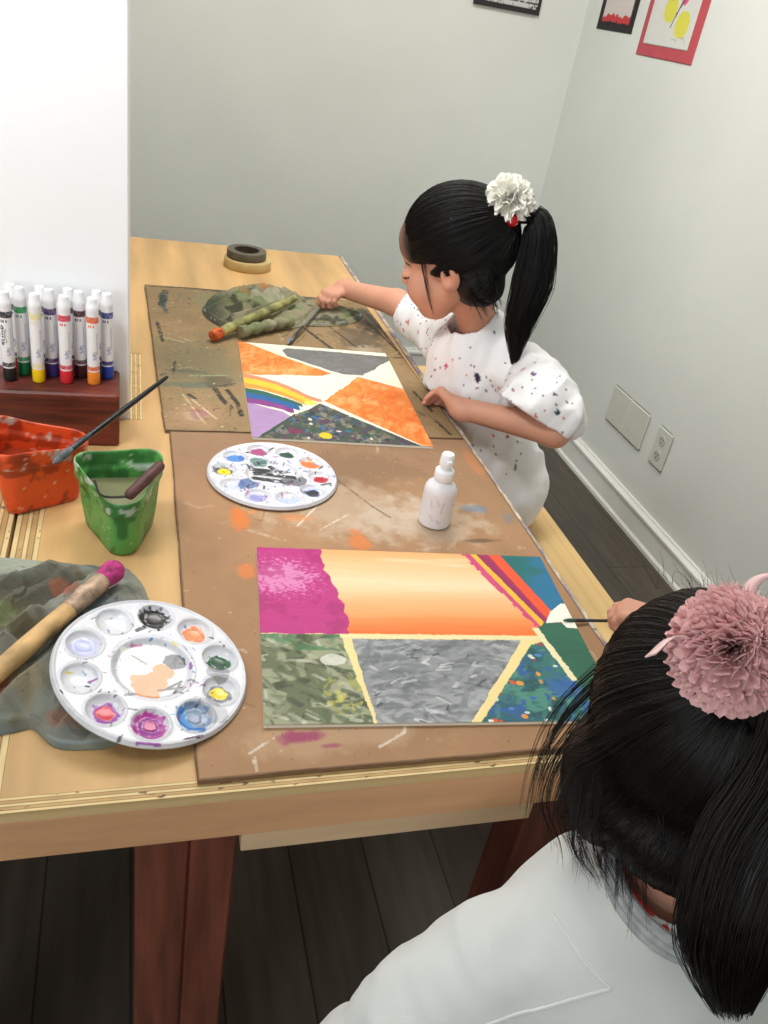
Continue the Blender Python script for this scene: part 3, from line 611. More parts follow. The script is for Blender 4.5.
wh = (236, 238, 244)
palette('round white palette with wells of paint resting on the grey rag', (.020, .657, .7425), (.17, -.093, 1), .098,
    [([(24, 24, 26), (14, 14, 16)], 1, 1.05, 0, 0), ([(236, 120, 60), (240, 150, 100)], .95, .8, .001, -.003), ([(32, 92, 58), (20, 74, 44)], 1, .8, 0, -.004), ([(120, 124, 136), (246, 218, 30)], .95, .8, -.001, -.002), ([(50, 116, 196), (90, 160, 220), (40, 90, 170)], 1, 1.15, 0, 0), ([(176, 60, 150), (150, 60, 150), (186, 40, 120)], 1, 1.1, 0, 0), ([(150, 80, 170), (208, 34, 62)], 1, .85, .001, -.003), ([wh], .5, 1, 0, 0), ([(196, 196, 232), (170, 176, 226)], .7, .95, 0, 0), ([wh], .5, 1, 0, 0)], 88,
    [((214, 216, 226), [(.0, .018)], .03, .7), ((236, 146, 88), [(0., -.016)], .017, 1), ((236, 140, 80), [(-.010, -.021)], .012, 1), ((236, 146, 88), [(.012, -.002)], .011, 1), ((250, 250, 246), [(-.012, .013)], .018, 1), ((210, 214, 206), [(-.016, .018), (-.006, .008)], .0012, .9), ((206, 210, 204), [(-.006, .02), (-.014, .004)], .0012, .9), ((70, 76, 86), [(.022, .012)], .012, .9), ((40, 44, 50), [(.026, .02), (.021, .008)], .003, .9), ((60, 66, 60), [(.016, -.022), (.03, -.012), (.022, -.028)], .0016, .9), ((50, 56, 60), [(.006, -.026), (.03, -.02)], .0014, .8), ((90, 100, 90), [(-.02, .018), (-.006, .008)], .0014, .7), ((150, 150, 160), [(.052, -.052)], .02, .7), ((110, 110, 120), [(.068, .0)], .012, .5), ((36, 36, 40), [(-.004, .058), (-.016, .05)], .0025, 1), ((150, 70, 160), [(-.015, -.0945), (.006, -.0955)], .0016, .8), ((60, 30, 60), [(.03, -.088), (.045, -.084)], .0018, .8)], 120, 5)
palette('round white palette smeared black in the middle, beside the bottle', (.203, 1.081, ZB + .0002), (0, 0, 1), .0975,
    [([(80, 84, 90), (240, 214, 40)], 1, .9, 0, 0), ([(60, 110, 190), (80, 140, 210)], .9, .9, 0, 0), ([(150, 60, 120), (170, 70, 120)], .9, .9, 0, 0), ([(40, 84, 70), (30, 70, 54)], 1, .75, 0, 0), ([(236, 130, 64), (230, 120, 60)], 1, .95, 0, 0), ([(196, 40, 60), (180, 30, 50)], 1, .8, 0, 0), ([(140, 160, 210), (40, 40, 50)], .95, .9, 0, 0), ([(180, 196, 226)], .7, .9, 0, 0), ([(176, 170, 214), (150, 150, 206)], .9, .9, 0, 0), ([(200, 206, 226)], .7, .9, 0, 0)], 172,
    [((30, 30, 34), [(-.03, .02), (.02, .012)], .005, .9), ((26, 26, 30), [(-.025, .008), (.03, -.004)], .006, .9), ((30, 30, 34), [(-.028, -.006), (.022, -.018)], .005, .9), ((34, 34, 38), [(.0, .028), (.03, -.024)], .004, .9), ((220, 220, 226), [(-.02, -.0), (.03, -.012)], .003, .8), ((60, 90, 150), [(-.04, -.03)], .014, .7), ((40, 90, 80), [(-.02, .036)], .012, .6), ((90, 90, 96), [(.03, -.02)], .018, .7)], 210, 9)
#PART3
# ================================================================== MARKER BLOCK AND MARKERS
woodd = M('dark_red_block_wood', (98, 44, 34), .45, noise=.28, nscale=6, stretch=(1.2, 9, 14), bump=.15, bscale=18)
blk = MB().box(-.33, 1.176, TT, -.018, 1.268, .805, .003).build('marker_block', woodd)
tag(blk, 'dark red brown wooden block holding upright markers on the table', 'wood block')
plast = M('white_marker_plastic', (240, 240, 242), .35, spec=.4)
barrelm = M('printed_marker_barrel', attr=True, rough=.35)
def marker(x, y, top, col, label, band, hidden=False, oval=False):
    r = .0089; z0 = .805; H = top - z0
    t = thing('marker', label, 'marker', (x, y, z0), 'felt markers standing on the wood block')
    cm = M('marker_cap_%d_%d_%d' % col, col, .35)
    MB().lathe([(r * .86, .0003), (r * .97, .0012), (r, .003), (r * 1.0, .0195), (r * .96, .021)], (x, y, z0), n=28).build('cap', cm, t, True)
    hs = np.r_[np.linspace(.021, H - .021, 70)]; n = 56; a = np.linspace(0, 2 * PI, n, endpoint=False); HH, AA = np.meshgrid(hs, a, indexing='ij')
    P = np.stack([x + r * .97 * np.cos(AA), y + r * .97 * np.sin(AA), z0 + HH], -1).reshape(-1, 3)
    c = np.tile(A(240, 240, 243), HH.shape + (1,)); f = (HH - .021) / (H - .042); ang = np.angle(np.exp(1j * (AA + PI / 2 + .25)))
    zig = n2(AA * 3, HH * 300, 2.2, 1, seed=int(abs(x) * 500))
    c = mix(c, band, ((f > .84) & (f < .93)) * (.55 + .4 * (zig > .42))); c = mix(c, band, ((f > .015) & (f < .10)) * (.55 + .4 * (zig > .45)))
    c = mix(c, band, (f > .76) & (f < .80) & (np.abs(ang) < .55) & (np.sin(ang * 40) > -.2))
    c = mix(c, (140, 150, 190), ((f > .2) & (f < .36) & (np.abs(ang - .5) < .35) & (n2(AA, HH, 9, 500, seed=4) > .52)) * .7); c = mix(c, (90, 90, 96), ((f > .3) & (f < .68) & (np.abs(ang - .95) < .12) & (np.sin(HH * 2400) > -.1)) * .6)
    if oval: e = ((ang + .35) / .42) ** 2 + ((f - .55) / .17) ** 2; c = mix(c, (44, 44, 48), (e < 1) & (e > .72)); c = mix(c, (60, 60, 64), (e < .66) & (np.abs(ang + .35) < .16) & (np.sin(HH * 1500) > -.3)); c = mix(c, (70, 74, 84), (np.abs(ang - .28) < .07) & (np.abs(f - .55) < .13) & (np.sin(HH * 2000) > -.4))
    i, j = np.meshgrid(np.arange(len(hs) - 1), np.arange(n), indexing='ij'); F = np.stack([i * n + j, i * n + (j + 1) % n, (i + 1) * n + (j + 1) % n, (i + 1) * n + j], -1).reshape(-1, 4)
    link('barrel', mesh_np('barrel', P, F, c.reshape(-1, 3)), barrelm, t)
    MB().lathe([(r * .97, H - .0212), (r * .985, H - .0195), (r * .97, H - .012), (r * .84, H - .0105), (r * .8, H - .003), (r * .7, H - .0006), (.0015, H)], (x, y, z0), n=28).build('end_plug', plast, t, True)
    base(t, t.location)
FRONT = [(-.169, (34, 32, 34), 'black', (52, 52, 58), True), (-.130, (244, 200, 20), 'yellow', (236, 226, 170), False), (-.092, (214, 44, 56), 'red', (214, 70, 90), False), (-.054, (240, 138, 48), 'orange', (228, 110, 70), False)]
MID = [(-.152, (22, 110, 66), 'green', (50, 150, 90)), (-.113, (66, 50, 124), 'purple', (70, 50, 110)), (-.073, (66, 30, 30), 'dark brown', (80, 50, 60)), (-.035, (36, 64, 160), 'blue', (50, 60, 130))]
for i, (x, c, nm, b, ov) in enumerate(FRONT): marker(x, 1.2155, .937, c, 'white marker with %s cap in the front row on the block' % nm, b, oval=ov)
for x, c, nm, b in MID: marker(x, 1.2385, .937, c, 'white marker with %s cap in the middle row on the block' % nm, b)
for x, c, w in ((-.1655, (176, 34, 40), 'behind the black and green ones'), (-.126, (70, 60, 70), 'behind the yellow and purple ones'), (-.0885, (150, 60, 90), 'behind the red and brown ones'), (-.049, (90, 96, 110), 'behind the orange and blue ones')):
    marker(x, 1.2565, .934, c, 'white marker top in the back row, ' + w, (90, 90, 100))

# ================================================================== WATER BUCKETS
def plan(cor, n=96, bulge=.0):
    a = np.linspace(0, 2 * PI, 720, endpoint=False); N = np.stack([np.cos(a), np.sin(a)], 1); C = np.array([c[:2] for c in cor]); r = np.array([c[2] for c in cor]); k = np.argmax(N @ C.T + r, axis=1)
    P = C[k] + r[k][:, None] * N; P = np.vstack([P, P[:1]]); s = np.r_[0, np.cumsum(np.linalg.norm(np.diff(P, axis=0), axis=1))]; t = np.linspace(0, s[-1], n, endpoint=False)
    Q = np.stack([np.interp(t, s, P[:, i]) for i in (0, 1)], 1); q = np.linalg.norm(Q, axis=1, keepdims=True); return Q * (1 + bulge)
def bucket(name, label, ctr, rot, sc, basecol, stain, speck, water, wz, grip):
    n = 96; o = thing(name, label, 'bucket', ctr); cr = [(-.034, .036, .02), (.034, .036, .02), (.0, -.036, .024)]; P = plan(cr, n); ca, sa = math.cos(rot), math.sin(rot); P = P @ np.array([[ca, sa], [-sa, ca]])
    ph = np.arange(n) / n * 2 * PI
    lev = [(.0, .0), (.70, .0005), (.78, .002), (.795, .006), (.86, .03), (.915, .058), (.925, .066), (.94, .0665), (.985, .068), (1.0, .070), (1.01, .086), (1.005, .0895), (.985, .090), (.965, .088), (.955, .072), (.90, .069), (.885, .066), (.86, .045), (.79, .012), (.7, .006), (.0, .005)]
    V = [];
    for k, (s, z) in enumerate(lev):
        tilt = .10 * (P @ A(-sa, ca)) * ss(.03, .09, np.full(n, z)) + .0014 * np.sin(3 * ph + k * 0)
        V.append(np.stack([P[:, 0] * s * sc, P[:, 1] * s * sc, z * sc + tilt], 1))
    # refine vertically for the paint pattern
    R = []
    for k in range(len(V) - 1):
        m = max(1, int(np.abs(V[k + 1] - V[k]).max() / .0025))
        for q in range(m): R.append(V[k] + (V[k + 1] - V[k]) * q / m)
    R.append(V[-1]); m = len(R); V = np.concatenate(R); i, j = np.meshgrid(np.arange(m - 1), np.arange(n), indexing='ij'); F = np.stack([i * n + j, i * n + (j + 1) % n, (i + 1) * n + (j + 1) % n, (i + 1) * n + j], -1).reshape(-1, 4)
    c = np.tile(A(*basecol), (len(V), 1)); nn = fbm(V * 34 + 5, 4); c = c * (1 + .12 * (nn[:, None] - .5))
    c = mix(c, stain, ss(.57, .66, fbm(V * A(70, 70, 46) + 11, 4)) * .75); zt = V[:, 2] / sc
    c = mix(c, stain, (zt > .06) * ss(.5, .6, fbm(V * 60 + 31, 3)) * .7); c = mix(c, speck, (fbm(V * 190 + 3, 2) > .80) * .85); c = mix(c, (196, 200, 190), (zt > .067) * (fbm(V * 80 + 60, 3) > .67) * .8)
    V = V + A(*ctr); link('tub', mesh_np('tub', V, F, c), M('stained_bucket_plastic', attr=True, rough=.38, spec=.45, bump=.1, bscale=120), o)
    W = P * .87 * sc; V = np.concatenate([[[0, 0, wz]], np.concatenate([W * f for f in (.35, .7, 1)]) @ np.array([[1, 0, 0], [0, 1, 0]]) + A(0, 0, wz)]) + A(*ctr); k = np.arange(n)
    link('water', mesh_np('water', V, [np.stack([np.zeros(n, int), 1 + k, 1 + (k + 1) % n], 1)] + [np.stack([1 + q * n + k, 1 + q * n + n + k, 1 + q * n + n + (k + 1) % n, 1 + q * n + (k + 1) % n], 1) for q in (0, 1)]), M('murky_water_%d' % water[0], water, .08, spec=.6, noise=.06, nscale=20), o)
    if grip:
        g = MB(); p0, p1 = A(*grip[0]), A(*grip[1]); d = (p1 - p0); L = np.linalg.norm(d); d /= L
        g.lathe([(.003, -.001), (.0056, .0008), (.0068, .004), (.0068, L * .3), (.0075, L * .5), (.0068, L * .7), (.0068, L - .004), (.0056, L - .0008), (.003, L + .001)], p0, d, 20)
        h = g.build('handle_grip', M('brown_grip', (84, 50, 46), .5, noise=.2, nscale=60, bump=.2), o, True)
        MB().tube(spline([grip[2], (A(*grip[2]) + p0) / 2 + A(-.010, -.010, -.004), p0, p0 + d * .005], 14), .0016, 8).build('wire', M('dark_wire', (50, 46, 44), .4, metal=.6), h, True)
        MB().tube(spline([grip[3], (A(*grip[3]) + p1) / 2 + A(0, 0, .003), p1, p1 - d * .005], 14), .0016, 8).build('wire', M('dark_wire', (50, 46, 44), .4, metal=.6), h, True)
    base(o, o.location)
bucket('water_bucket', 'small green plastic bucket of murky water with brown grip', (-.012, .936, TT + .0003), .08, 1.0, (88, 160, 80), (44, 100, 48), (180, 206, 172), (124, 124, 92), .058,
       ((-.004, .888, .8095), (.036, .944, .8225), (-.043, .925, .808), (.036, .968, .812)))
bucket('water_bucket', 'orange paint stained plastic bucket with black brush leaning in it', (-.116, 1.03, TT + .0003), 1.72, 1.02, (228, 84, 36), (150, 52, 26), (236, 190, 160), (150, 58, 34), .05, None)

# ================================================================== BRUSHES
def brush(label, tip, end, r, cols, tipprof, hl=None, parts=True, bl=.2, fl=.18, group=None):
    """tip -> end; r = handle radius, bl / fl = share of length for bristles / ferrule"""
    tip, end = A(*tip), A(*end); d = end - tip; L = np.linalg.norm(d); d /= L
    t = thing('paintbrush', label, 'brush', tuple(tip)); a, b = L * bl, L * (bl + fl); hm, fm, bm = cols
    MB().lathe([(r * q, a * s) for q, s in tipprof], tip, d, 20).build('bristles', bm, t, True)
    MB().lathe([(r * tipprof[-1][0] * .98, a), (r * 1.06, a + .002), (r * 1.06, a + (b - a) * .4), (r * 1.14, a + (b - a) * .45), (r * 1.03, a + (b - a) * .5), (r * 1.12, a + (b - a) * .56), (r * 1.0, a + (b - a) * .62), (r * .98, b)], tip, d, 20).build('ferrule', fm, t, True)
    MB().lathe([(r * .93, b - .001), (r * .97, b + (L - b) * .15), (r * 1.0, b + (L - b) * .35), (r * .86, b + (L - b) * .75), (r * .72, L - .004), (r * .4, L)], tip, d, 20).build('handle', hm, t, True)
    return base(t, t.location)
hwood = M('worn_brush_wood', (190, 154, 104), .5, noise=.22, nscale=26, stretch=(1, 1, 1), bump=.1); hblack = M('black_lacquer', (26, 26, 28), .25, spec=.5)
fer = M('dirty_ferrule', (176, 150, 128), .45, noise=.2, nscale=80, metal=.25); ferd = M('dark_ferrule', (70, 72, 76), .4, noise=.2, nscale=80, metal=.5)
mag = M('magenta_bristles', (168, 52, 112), .8, noise=.25, nscale=120, bump=.5, bscale=260); grb = M('grey_bristles', (104, 108, 112), .8, noise=.3, nscale=120, bump=.5, bscale=260)
BT, BE = A(-.013, .803, .7695), A(-.175, .582, .749)
brush('thick wooden brush with magenta bristles lying across the grey rag', BT, BE, .0105, (hwood, fer, mag), [(.25, 0), (.9, .08), (1.25, .3), (1.22, .6), (1.0, 1)], bl=.11, fl=.2)
brush('black long handled brush leaning out of the orange bucket', (-.096, .992, .794), (.047, 1.082, .881), .0038, (hblack, ferd, grb), [(.4, 0), (1.3, .3), (1.5, .6), (1.05, 1)], bl=.16, fl=.16)
stainm = M('green_stained_wood', (142, 138, 86), .6, noise=.3, nscale=40, bump=.15); orb = M('orange_bristles', (196, 92, 48), .8, noise=.3, nscale=120, bump=.5, bscale=260)
brush('thick green stained brush with orange bristles lying on the far rag', (.150, 1.607, .7375), (.347, 1.785, .7715), .0098, (stainm, stainm, orb), [(.4, 0), (1.05, .15), (1.2, .5), (1.0, 1)], bl=.11, fl=.2)

# ================================================================== RAGS
clothm = M('stained_towelling', attr=True, rough=.95, sheen=.2, bump=.5, bscale=420, spec=.1)
def heap(name, label, ctr, outline, H, zb, seed, colf, lims, fold, rolls=None):
    C = A(*ctr); O = np.array(outline, float) - C; an = np.arctan2(O[:, 1], O[:, 0]); k = np.argsort(an); an = an[k]; rr = np.hypot(O[:, 0], O[:, 1])[k]
    th = np.linspace(-PI, PI, 420, endpoint=False); R = np.interp(th, np.r_[an[-1] - 2 * PI, an, an[0] + 2 * PI], np.r_[rr[-1], rr, rr[0]]); ker = np.hanning(13); ker /= ker.sum(); R = np.convolve(np.r_[R[-6:], R, R[:6]], ker, 'valid')
    nr = 150; s = np.linspace(0, 1, nr); S, T = np.meshgrid(s, th, indexing='ij'); Rg = R[None] * S * (1 + .03 * (n2(np.cos(T), np.sin(T), 3, seed=seed) - .5)); X = C[0] + Rg * np.cos(T); Y = C[1] + Rg * np.sin(T)
    c0, s0 = math.cos(fold), math.sin(fold); a = X * c0 + Y * s0; b = -X * s0 + Y * c0; w = n2(X, Y, 14, seed=seed + 1)
    f1 = 1 - np.abs(2 * n2(a + .03 * w, b, 9, 26, seed=seed + 2, o=2) - 1); f2 = 1 - np.abs(2 * n2(a, b + .02 * w, 17, 44, seed=seed + 3, o=2) - 1)
    edge = 1 - S ** 5; pl = b * 21 + 3.2 * n2(a, b, 5, 10, seed=seed + 6) + .5 * n2(a, b, 30, seed=seed + 7); sw = pl - np.floor(pl); sw = ss(0, .86, sw) * (1 - ss(.90, .995, sw)); q2 = a * 15 + 3.5 * n2(a, b, 8, 6, seed=seed + 8); s2 = q2 - np.floor(q2); s2 = ss(0, .8, s2) * (1 - ss(.86, .99, s2))
    z = H * edge * (.12 + .40 * np.clip(f1, 0, 1) ** 2.2 + .12 * f2 ** 2 + .38 * sw + .10 * s2 * (n2(X, Y, 12, seed=seed + 9) > .48)) + .0032 * np.exp(-((S - .95) / .035) ** 2) * (.4 + f2)
    for (d2, zmax) in lims(X, Y): z = np.where(d2 < 1, np.minimum(z, np.maximum(zmax - zb, .0012)), z)
    z[-1] = .0003; c = colf(X, Y, z / H, f1); c = mix(c, (142, 152, 154), (S > .962) & (S < .978) & (n2(X, Y, 60, seed=5) > .52)); top = np.stack([X, Y, zb + z], -1).reshape(-1, 3); n = len(th); i, j = np.meshgrid(np.arange(nr - 1), np.arange(n), indexing='ij')
    F = np.stack([i * n + j, (i + 1) * n + j, (i + 1) * n + (j + 1) % n, i * n + (j + 1) % n], -1).reshape(-1, 4); bt = ((nr - 1) * n + np.arange(n))[::-1][None]
    o = link(name, mesh_np(name, top, [F, bt], c.reshape(-1, 3)), clothm); tag(o, label, 'rag'); return o
def rag_near_col(X, Y, z, f):
    c = np.tile(A(128, 130, 120), X.shape + (1,)) * (1 + .2 * (n2(X, Y, 30, seed=41)[..., None] - .5))
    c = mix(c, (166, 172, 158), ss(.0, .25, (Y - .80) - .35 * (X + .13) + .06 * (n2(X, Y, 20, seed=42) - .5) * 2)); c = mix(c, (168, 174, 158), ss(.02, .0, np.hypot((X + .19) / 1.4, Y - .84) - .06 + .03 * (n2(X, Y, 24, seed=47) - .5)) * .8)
    c = mix(c, (104, 116, 122), ss(.52, .6, n2(X, Y, 13, seed=43)) * .7); c = mix(c, (92, 84, 60), ss(.5, .62, n2(X, Y, 16, seed=44)) * .7 * (X < -.05)); c = mix(c, (84, 84, 80), ss(.55, .64, n2(X, Y, 11, seed=48)) * .6)
    c = blobs(c, X, Y, [((178, 92, 62), -.135, .648, .03, .018, .75, .42), ((170, 100, 74), -.075, .80, .02, .015, .7, .45), ((120, 140, 90), -.14, .75, .03, .02, .5, .45), ((150, 128, 90), -.10, .66, .02, .03, .5, .45), ((170, 96, 70), -.06, .61, .03, .015, .4, .5)])
    return mix(c, (90, 70, 60), (n2(X, Y, 120, seed=46) > .7) * .5)
def lim_near(X, Y):
    pz = .7425 - .17 * (X - .020) + .093 * (Y - .657); yield np.hypot(X - .02, Y - .657) / .104, pz - .0045
    d, t = segd(X, Y, BT[:2], BE[:2]); yield d / .017, BT[2] + (BE[2] - BT[2]) * t - .0145
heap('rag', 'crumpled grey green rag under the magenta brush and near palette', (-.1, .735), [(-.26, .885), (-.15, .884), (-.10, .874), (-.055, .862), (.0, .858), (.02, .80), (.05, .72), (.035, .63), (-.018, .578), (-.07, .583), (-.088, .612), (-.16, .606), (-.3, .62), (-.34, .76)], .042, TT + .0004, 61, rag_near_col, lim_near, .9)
def rag_far_col(X, Y, z, f):
    c = np.tile(A(142, 136, 108), X.shape + (1,)) * (1 + .3 * (n2(X, Y, 24, seed=51)[..., None] - .5)); c = mix(c, (120, 134, 92), ss(.48, .6, n2(X, Y, 15, seed=52)) * .7); c = mix(c, (60, 62, 50), ss(.55, .63, n2(X, Y, 20, seed=53)) * .8); c = mix(c, (176, 172, 150), ss(.56, .64, n2(X, Y, 13, seed=54)) * .7)
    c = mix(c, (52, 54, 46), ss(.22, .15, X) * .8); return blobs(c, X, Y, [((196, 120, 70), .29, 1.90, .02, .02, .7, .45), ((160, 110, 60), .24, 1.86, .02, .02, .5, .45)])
FT, FE = A(.150, 1.607), A(.347, 1.785)
def lim_far(X, Y):
    d, t = segd(X, Y, FT, FE); yield d / .016, .7375 + (.7715 - .7375) * t - .0130
    yield np.hypot(X - .42, Y - 1.80) / .075, .739
    d, t = segd(X, Y, (.303, 1.606), (.440, 1.876)); yield d / .016, .7275 + .018 * t - .0065
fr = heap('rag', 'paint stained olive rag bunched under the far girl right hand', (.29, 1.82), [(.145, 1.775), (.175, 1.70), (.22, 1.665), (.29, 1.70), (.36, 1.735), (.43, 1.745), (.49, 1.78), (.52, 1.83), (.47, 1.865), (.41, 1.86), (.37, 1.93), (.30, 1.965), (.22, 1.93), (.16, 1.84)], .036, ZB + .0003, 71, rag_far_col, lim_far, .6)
pp = spline([(.212, 1.632, .7425), (.25, 1.661, .743), (.29, 1.690, .743), (.328, 1.716, .742)], 40)
mb = MB(); mb.tube(pp, .0105 + .0022 * np.sin(np.arange(40) * .7) + .001 * np.sin(np.arange(40) * 2.1), 20)
mb.build('rolled_hem', clothm, fr, True, colf=lambda V: rag_far_col(V[:, 0][None], V[:, 1][None], 0, 0)[0])

# ================================================================== BOTTLE, TAPES
bt = thing('spray_bottle', 'small white spray bottle standing on the brown board', 'bottle', (.422, .957, ZB))
def botcol(V):
    U = np.arctan2(V[:, 1] - .957, V[:, 0] - .422) / 6.283; c = np.tile(A(226, 222, 226), (len(V), 1)); h = V[:, 2] - ZB; ang = np.angle(np.exp(1j * (U * 6.283 + 1.9)))
    for a0, h0, a1, h1 in ((-.5, .046, -.35, .034), (-.42, .024, -.15, .016), (.3, .048, .22, .03), (-.1, .05, .05, .042), (.1, .018, .3, .012)):
        d, _ = segd(ang, h * 40, (a0, h0 * 40), (a1, h1 * 40)); c = mix(c, (160, 152, 156), (d < .05) * .4)
    return c
h = np.linspace(.002, .056, 40)
MB().lathe([(.002, .001), (.019, .0004), (.0225, .0022)] + [(.0235, x) for x in h[2:]] + [(.0228, .060), (.0205, .065), (.016, .0695), (.0118, .0725), (.0115, .078)], (.422, .957, ZB), n=72).build('bottle_body', M('frosted_bottle', attr=True, rough=.3, spec=.45), bt, True, botcol)
bw = M('sprayer_plastic', (240, 240, 242), .32, spec=.45)
mb = MB().lathe([(.0128, .0745), (.0136, .0755), (.0136, .088), (.0125, .0895), (.009, .0905)], (.422, .957, ZB), n=36)
mb.build('pump_collar', bw, bt, True)
MB().lathe([(.0075, .090), (.0075, .0955), (.0098, .0965), (.0102, .099), (.0095, .112), (.0082, .1145), (.004, .1155)], (.422, .957, ZB), n=32).box(.4185, .9435, ZB + .103, .4255, .950, ZB + .108, .001).build('spray_head', bw, bt, True)
base(bt, bt.location)
def ring(prof, ctr, n=56):
    mb = MB(); m = len(prof); a = np.linspace(0, 2 * PI, n, endpoint=False); V = np.concatenate([np.stack([ctr[0] + r * np.cos(a), ctr[1] + r * np.sin(a), np.full(n, ctr[2] + z)], 1) for r, z in prof])
    F = [(k * n + i, k * n + (i + 1) % n, ((k + 1) % m) * n + (i + 1) % n, ((k + 1) % m) * n + i) for k in range(m) for i in range(n)]; return mb.add(V, F)
t = thing('tape_roll', 'beige masking tape roll lying flat under the grey roll at the far end', 'tape', (.284, 2.155, TT))
ring([(.0405, .0008), (.0590, .0008), (.0596, .0018), (.0596, .0222), (.0590, .0232), (.0405, .0232)], (.284, 2.155, TT)).build('tape', M('masking_tape', (206, 180, 124), .6, noise=.05, nscale=30), t, True)
ring([(.038, .0006), (.0404, .0006), (.0404, .0234), (.038, .0234)], (.284, 2.155, TT)).build('core', M('cardboard_core', (170, 136, 96), .8), t, True); base(t, t.location)
t = thing('tape_roll', 'dark grey tape roll stacked on top of the beige masking tape', 'tape', (.280, 2.157, TT + .0236))
ring([(.033, .0006), (.0490, .0006), (.0497, .0016), (.0497, .0184), (.0490, .0194), (.033, .0194)], (.280, 2.157, TT + .0236)).build('tape', M('grey_tape', (96, 90, 78), .5, noise=.08, nscale=30), t, True)
ring([(.030, .0004), (.0329, .0004), (.0329, .0196), (.030, .0196)], (.280, 2.157, TT + .0236)).build('core', M('dark_core', (70, 62, 52), .8), t, True); base(t, t.location)
#PART4
# ================================================================== PEOPLE
skinm = M('skin', attr=True, rough=.5, sss=.12, spec=.35)
FZ = .77
def head_sdf(lo, hi, c, Mh, s, neck_to, nr, h):
    S = SDF(lo, hi, h); W = lambda x, y, z: c + Mh @ (A(x, y, z * FZ if z < 0 else z) * s); e = lambda p, r, k=.012, carve=False: S.ell(W(*p), A(*r) * s, k * s, Mh, carve)
    e((0, -.012, .03), (.069, .086, .078)); e((0, .03, -.03), (.056, .056, .060), .02); e((0, .045, .042), (.055, .040, .045), .02)
    for x in (-1, 1):
        S.chain([W(x * .048, -.005, -.05), W(x * .03, .04, -.084), W(0, .058, -.092)], [.018 * s, .017 * s, .018 * s], .02 * s)
        e((x * .032, .052, -.042), (.029, .027, .027), .02)
    for x in (-1, 1):
        e((x * .029, .093, -.002), (.017, .013, .011), .012, True); e((x * .029, .0735, -.004), (.0150, .0135, .0105), .004)
    S.cap(W(0, .083, .004), W(0, .093, -.024), .006 * s, .0085 * s, .010 * s)
    for x in (-1, 1): e((x * .0085, .087, -.027), (.0065, .0065, .0055), .005)
    S.chain([W(-.016, .079, -.058), W(-.005, .0885, -.0545), W(.005, .0885, -.0545), W(.016, .079, -.058)], [.0035 * s, .0048 * s, .0048 * s, .0035 * s], .005 * s)
    S.chain([W(-.013, .079, -.064), W(0, .0865, -.0655), W(.013, .079, -.064)], [.004 * s, .0056 * s, .004 * s], .005 * s)
    for x in (-1, 1):
        e((x * .070, -.010, -.012), (.0095, .016, .024), .006); e((x * .079, -.006, -.009), (.007, .0085, .015), .004, True); e((x * .074, -.004, -.029), (.006, .008, .008), .004)
    S.chain([W(0, -.02, -.055), neck_to], [nr * 1.02, nr], .018 * s); return S.mesh()
def skin_col(V, c, Mh, s, tone, hand_pts, inside):
    L = ((V - c) @ Mh) / s; L[:, 2] = np.where(L[:, 2] < 0, L[:, 2] / FZ, L[:, 2]); col = np.tile(A(*tone), (len(V), 1)) * (1 + .05 * (fbm(V * 60, 3)[:, None] - .5)); x, y, z = L.T; ax = np.abs(x); near = (np.abs(L) < .13).all(1)
    col = mix(col, (206, 128, 110), near * .5 * np.exp(-(((ax - .036) / .022) ** 2 + ((y - .07) / .03) ** 2 + ((z + .035) / .022) ** 2)))
    col = mix(col, (206, 126, 104), near * .5 * np.exp(-(((ax - .078) / .01) ** 2 + ((y + .006) / .02) ** 2 + ((z + .01) / .026) ** 2)))
    col = mix(col, (182, 92, 92), near * (y > .07) * (ax < .019) * np.exp(-((z + .0595) / .0065) ** 4) * .85); col = mix(col, (120, 60, 60), near * (y > .074) * (ax < .016) * (np.abs(z + .0602) < .0014) * .7)
    col = mix(col, (46, 32, 28), near * (y > .055) * (np.abs(ax - .030) < .017) * (np.abs(z - .0175 + 8 * (ax - .028) ** 2) < .0028) * .8)
    col = mix(col, (34, 26, 26), near * (y > .06) * (np.abs(ax - .029) < .0155) * (np.abs(z + .0095 - 9 * (ax - .029) ** 2) < .0022) * .9)
    ear = np.exp(-(((ax - .076) / .016) ** 2 + ((y + .009) / .020) ** 2 + ((z + .016) / .034) ** 2) ** 2); col = mix(col, (26, 20, 19), near * inside(V) * (1 - np.clip(2 * ear, 0, 1)) * (1 - .55 * ss(.05, .07, y)))
    for p in hand_pts: col = mix(col, (222, 140, 122), .55 * np.exp(-(np.linalg.norm(V - p, axis=1) / .012) ** 2))
    return col
